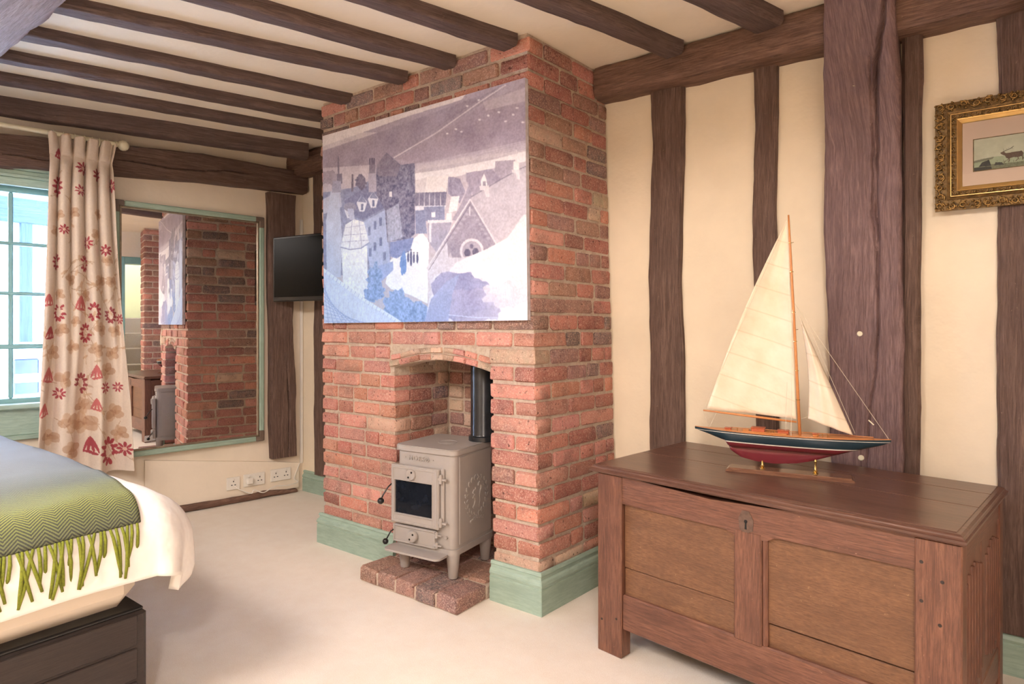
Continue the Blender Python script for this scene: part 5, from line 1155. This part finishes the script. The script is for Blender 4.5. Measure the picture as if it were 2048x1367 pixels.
for a in (.6, 2.1, 3.6, 5.1): scr.tube([(.012 * math.cos(a), -.004, .012 * math.sin(a)), (.0165 * math.cos(a + .4), -.008, .0165 * math.sin(a + .4))], [.0042, .0024], 6)
sme = scr.mesh('scroll', M['gold'], True); dome = MB(); 
for a in range(3): dome.tube([(-.006 + .006 * a, -.003, -.005), (-.003 + .006 * a, -.005, .004)], [.0026, .0015], 6)
dme = dome.mesh('leaf', M['gold'], True)
def along(n_, L0, L1): return [L0 + (L1 - L0) * (i + .5) / n_ for i in range(n_)]
cnt = 0
for x in along(15, gx0, gx1):
    for z in (gz0 + .019, gz1 - .019):
        o = link('scroll', sme, gf); o.location = Vector((x, gy - .018, z)) - go; o.rotation_euler = (0, cnt * 1.3, 0); cnt += 1
for z in along(9, gz0 + .034, gz1 - .034):
    for x in (gx0 + .019, gx1 - .019): o = link('scroll', sme, gf); o.location = Vector((x, gy - .018, z)) - go; o.rotation_euler = (0, cnt * 1.7, 0); cnt += 1
for x in along(26, gx0 + .055, gx1 - .055):
    for z in (gz0 + .060, gz1 - .060): o = link('leaf_ornament', dme, gf); o.location = Vector((x, gy - .024, z)) - go; o.rotation_euler = (0, .8 * (cnt % 3), 0); cnt += 1
for z in along(16, gz0 + .065, gz1 - .065):
    for x in (gx0 + .060, gx1 - .060): o = link('leaf_ornament', dme, gf); o.location = Vector((x, gy - .024, z)) - go; o.rotation_euler = (0, PI / 2 + .8 * (cnt % 3), 0); cnt += 1
MB().box(Vector((gx0 + .08, gy - .013, gz0 + .08)) - go, Vector((gx1 - .08, gy - .002, gz1 - .08)) - go, .001).build('mount', M['mat'], gf)
a_ = hy(1948, 280, gy - .014); b_ = hy(1948, 342, gy - .014); px0, px1, pz0, pz1 = a_.x, a_.x + .29, b_.z, a_.z
cv = Canvas(300, 110, (206, 196, 166)); nz = vnoise(110, 300, 20, 5, 4)[..., None]; cv.a += (nz - .5) * 30
rp = lambda p, c, **k: cv.poly(p, c, raw=True, **k)
rp([(0, 76), (60, 68), (110, 70), (130, 74), (300, 58), (300, 110), (0, 110)], (176, 176, 140), tex=12, cell=8); rp([(120, 72), (200, 50), (300, 30), (300, 62), (150, 80)], (150, 158, 128), tex=16, cell=10, al=.8); rp([(0, 74), (30, 70), (58, 68), (54, 75), (0, 82)], (120, 112, 88), al=.8)
rp([(0, 100), (40, 92), (120, 96), (300, 84), (300, 110), (0, 110)], (128, 124, 92), tex=26, cell=5); rp([(14, 97), (24, 82), (44, 76), (50, 98)], (62, 56, 46), tex=14); rp([(58, 98), (62, 88), (80, 90), (86, 99)], (72, 66, 52)); rp([(0, 98), (50, 100), (52, 110), (0, 110)], (62, 56, 44)); 
st_ = (104, 76, 56); ddx = lambda p: [(74 + (x - 760) * .235 * 1.12, 35 + (y - 600) * .30 + 4) for x, y in p]
rp(ddx([(800, 650), (830, 675), (900, 670), (990, 668), (1008, 690), (1002, 725), (960, 735), (900, 730), (860, 738), (830, 730), (815, 700), (795, 690), (770, 672), (766, 660), (790, 652)]), st_, tex=12, cell=4)
for q in ([(855, 735), (845, 752), (818, 762), (808, 780)], [(862, 735), (862, 755), (856, 778)], [(950, 730), (956, 750), (940, 765), (928, 780)], [(990, 715), (1000, 745), (1000, 775)]):
    q = ddx(q)
    for a, c in zip(q[:-1], q[1:]): rp([(a[0] - 1.6, a[1]), (c[0] - 1.1, c[1]), (c[0] + 1.1, c[1]), (a[0] + 1.6, a[1])], st_)
for q in ([(800, 652), (830, 640), (870, 628), (905, 605)], [(800, 652), (796, 632), (800, 622)], [(835, 638), (832, 622)], [(858, 632), (856, 612)], [(880, 622), (896, 628)]):
    q = ddx(q)
    for a, c in zip(q[:-1], q[1:]): rp([(a[0], a[1] - .9), (c[0], c[1] - .9), (c[0] + .8, c[1] + .9), (a[0] + .8, a[1] + .9)], (70, 52, 40))
rg = np.random.RandomState(5)
for k in range(60): x = rg.uniform(60, 300); y = rg.uniform(84, 104); rp([(x, y), (x + rg.uniform(-3, 3), y - rg.uniform(5, 12)), (x + 1.4, y)], (92, 90, 62), al=.8)
for k in range(12): cv.ell(.9 + rg.uniform(-.08, .1), .25 + rg.uniform(-.1, .35), .03, .05, (112, 116, 84), al=.5)
def dP(U, V): return np.stack([px0 + (px1 - px0) * U - go.x, np.full_like(U, gy - .0138 - go.y), pz1 + (pz0 - pz1) * V - go.z], 1)
painted_grid('engraving', dP, cv, M['deer'], 300, 110, gf, smooth=False, label='small engraving of a stag in moorland')
MB().box(Vector((px0 - .003, gy - .0136, pz0 - .003)) - go, Vector((px1 + .003, gy - .0126, pz1 + .003)) - go, .0005).build('print_border', M['golddull'], gf)
MB().box(Vector((gx0 + .084, gy - .0165, gz0 + .084)) - go, Vector((gx1 - .084, gy - .0155, gz1 - .084)) - go, .0003).build('glass', M['glass'], gf)

# ------------------------------------------------------------------ bed
BX0, BX1, BY0, BY1 = -3.82, -2.02, -1.25, .853
bed = empty('bed', (-3.0, -.2, 0), label='bed with a dark panelled base and white mattress', cat='bed'); bo = Vector((-3.0, -.2, 0))
MB().box(Vector((BX0, BY0, 0)) - bo, Vector((BX1, BY1, .352)) - bo, .012, 1).build('base', M['bedbase'], bed)
for z in (.05, .15, .25): MB().box(Vector((BX1 - .002, BY0 + .02, z + .002)) - bo, Vector((BX1 + .006, BY1 - .03, z + .094)) - bo, .003, 1).build('panel', M['bedbase'], bed)
MB().box(Vector((BX0 + .01, BY0 + .01, .35)) - bo, Vector((BX1 - .004, BY1 - .01, .362)) - bo, .004, 1).build('top_trim', M['black'], bed)
MB().box(Vector((BX0 + .01, BY0 + .01, .362)) - bo, Vector((BX1 - .010, BY1 - .012, .60)) - bo, .05, 1).build('mattress', M['mattress'], bed)
# duvet: a cloth folded down over the mattress
DX0, DX1, DY_0, DY_1 = -3.87, -2.075, -1.2, .835; TOPZ = .70
def fold(p, q, R_=.155, off=0, zt_=TOPZ, hang=.30, wr=1, capx=None):
    """p,q flat cloth coordinates; outside the top rectangle the cloth bends down"""
    dx = p - min(max(p, DX0), DX1); dy = q - min(max(q, DY_0), DY_1); r = max(abs(dx), abs(dy)); ex_ = min(max(p, DX0), DX1); ey = min(max(q, DY_0), DY_1)
    puff = .012 * noise.noise(Vector((p * 2.2, q * 2.2, 3))) + .006 * noise.noise(Vector((p * 6, q * 6, 8)))
    R2 = R_ + off
    if r < 1e-6: return Vector((ex_, ey, zt_ + off + puff * wr))
    m = math.hypot(dx, dy); n = Vector((dx / m, dy / m, 0)); r *= 1 + .13 * min(abs(dx), abs(dy)) / (r + 1e-9) * min(1, r / .2); th = min(r / R_, PI / 2); base = Vector((ex_, ey, 0)); down = max(0, r - R_ * PI / 2)
    a = math.atan2(dy, dx) if abs(dx) > 1e-6 and abs(dy) > 1e-6 else 0
    w = .012 * noise.noise(Vector((p * 4 + 3, q * 4, 1))) + .02 * down / .25 * noise.noise(Vector((p * 3, q * 3, 11)))
    if abs(dx) > .01 and abs(dy) > .01: w += .012 * math.sin(a * 6) * min(1, r / .3)
    tuck = -.10 * max(0, down - .10) / .1 * .5
    out = R2 * math.sin(th) + w * wr * (r / .3) + tuck * .6
    return base + n * out + Vector((0, 0, zt_ + off * math.cos(th) - R_ * (1 - math.cos(th)) - down + puff * wr * (1 - r / .6)))
b = MB(); HG = .36; xs_ = np.concatenate([np.linspace(DX0 - HG, DX0, 20)[:-1], np.linspace(DX0, DX1, 70), np.linspace(DX1, DX1 + .31, 34)[1:]]); ys_ = np.concatenate([np.linspace(DY_0, DY_1, 80), np.linspace(DY_1, DY_1 + HG, 34)[1:]])
b.grid(lambda i, j: fold(float(xs_[i]), float(ys_[j])), len(xs_), len(ys_))
dv = b.build('duvet', M['linen'], None, smooth=True); m_ = dv.modifiers.new('t', 'SOLIDIFY'); m_.thickness = .03; m_.offset = -1; tag(dv, 'plump white duvet hanging over the edges of the bed', 'duvet')
# throw
throw = empty('throw_blanket', (-2.9, .4, .7), label='green and grey herringbone wool throw with lime fringe across the bed foot', cat='blanket'); to = Vector((-2.9, .4, .7))
TU = 1.98; TV0, TV1 = -.25, .965
b = MB(); nu, nv = 150, 90
def thp(u, v):      # u: distance from the near hem going across the bed, v: along bed length
    p = DX1 + .152 - u; q = v; return fold(p, q, off=.010) + Vector((0, 0, .003 * noise.noise(Vector((p * 9, q * 9, 2)))))
tv1 = lambda u: .80 + .14 * min(u, 1.1)
b.grid(lambda i, j: thp(TU * i / (nu - 1), TV0 + (tv1(TU * i / (nu - 1)) - TV0) * j / (nv - 1)) - to, nu, nv, uvs=lambda i, j: (TU * i / (nu - 1), (TV1 - TV0) * j / (nv - 1)), flip=True)
o = b.build('cloth', M['throw'], throw, smooth=True); m_ = o.modifiers.new('t', 'SOLIDIFY'); m_.thickness = .006; m_.offset = -1
tm = []
for k in range(6):
    rg_ = random.Random(k); b = MB(); L = .125 + rg_.uniform(-.02, .015); sx, sy = rg_.uniform(-.012, .012), rg_.uniform(-.02, .02)
    b.tube([(.0, 0, 0), (.012, sy * .3, -.022), (.018 + sx * .3, sy * .6, -.055), (.014 + sx, sy, -L * .75), (.010 + sx * 1.3, sy * 1.4, -L)], [.0036, .0042, .0045, .0042, .0036], 7); tm.append(b.mesh('tassel', M['lime'], True))
v = TV0 + .01; k = 0; TV1 = .80
while v < TV1 - .005:
    p = thp(0, v); o = link('tassel', tm[k % 6], throw); o.location = p - to + Vector((0, 0, -.002)); 
    qv = max(0, v - DY_1); o.rotation_euler = (R.uniform(-.12, .12), 0, math.atan2(qv, .2) + R.uniform(-.15, .15)); k += 1; v += R.choice([.0085, .011, .0145])
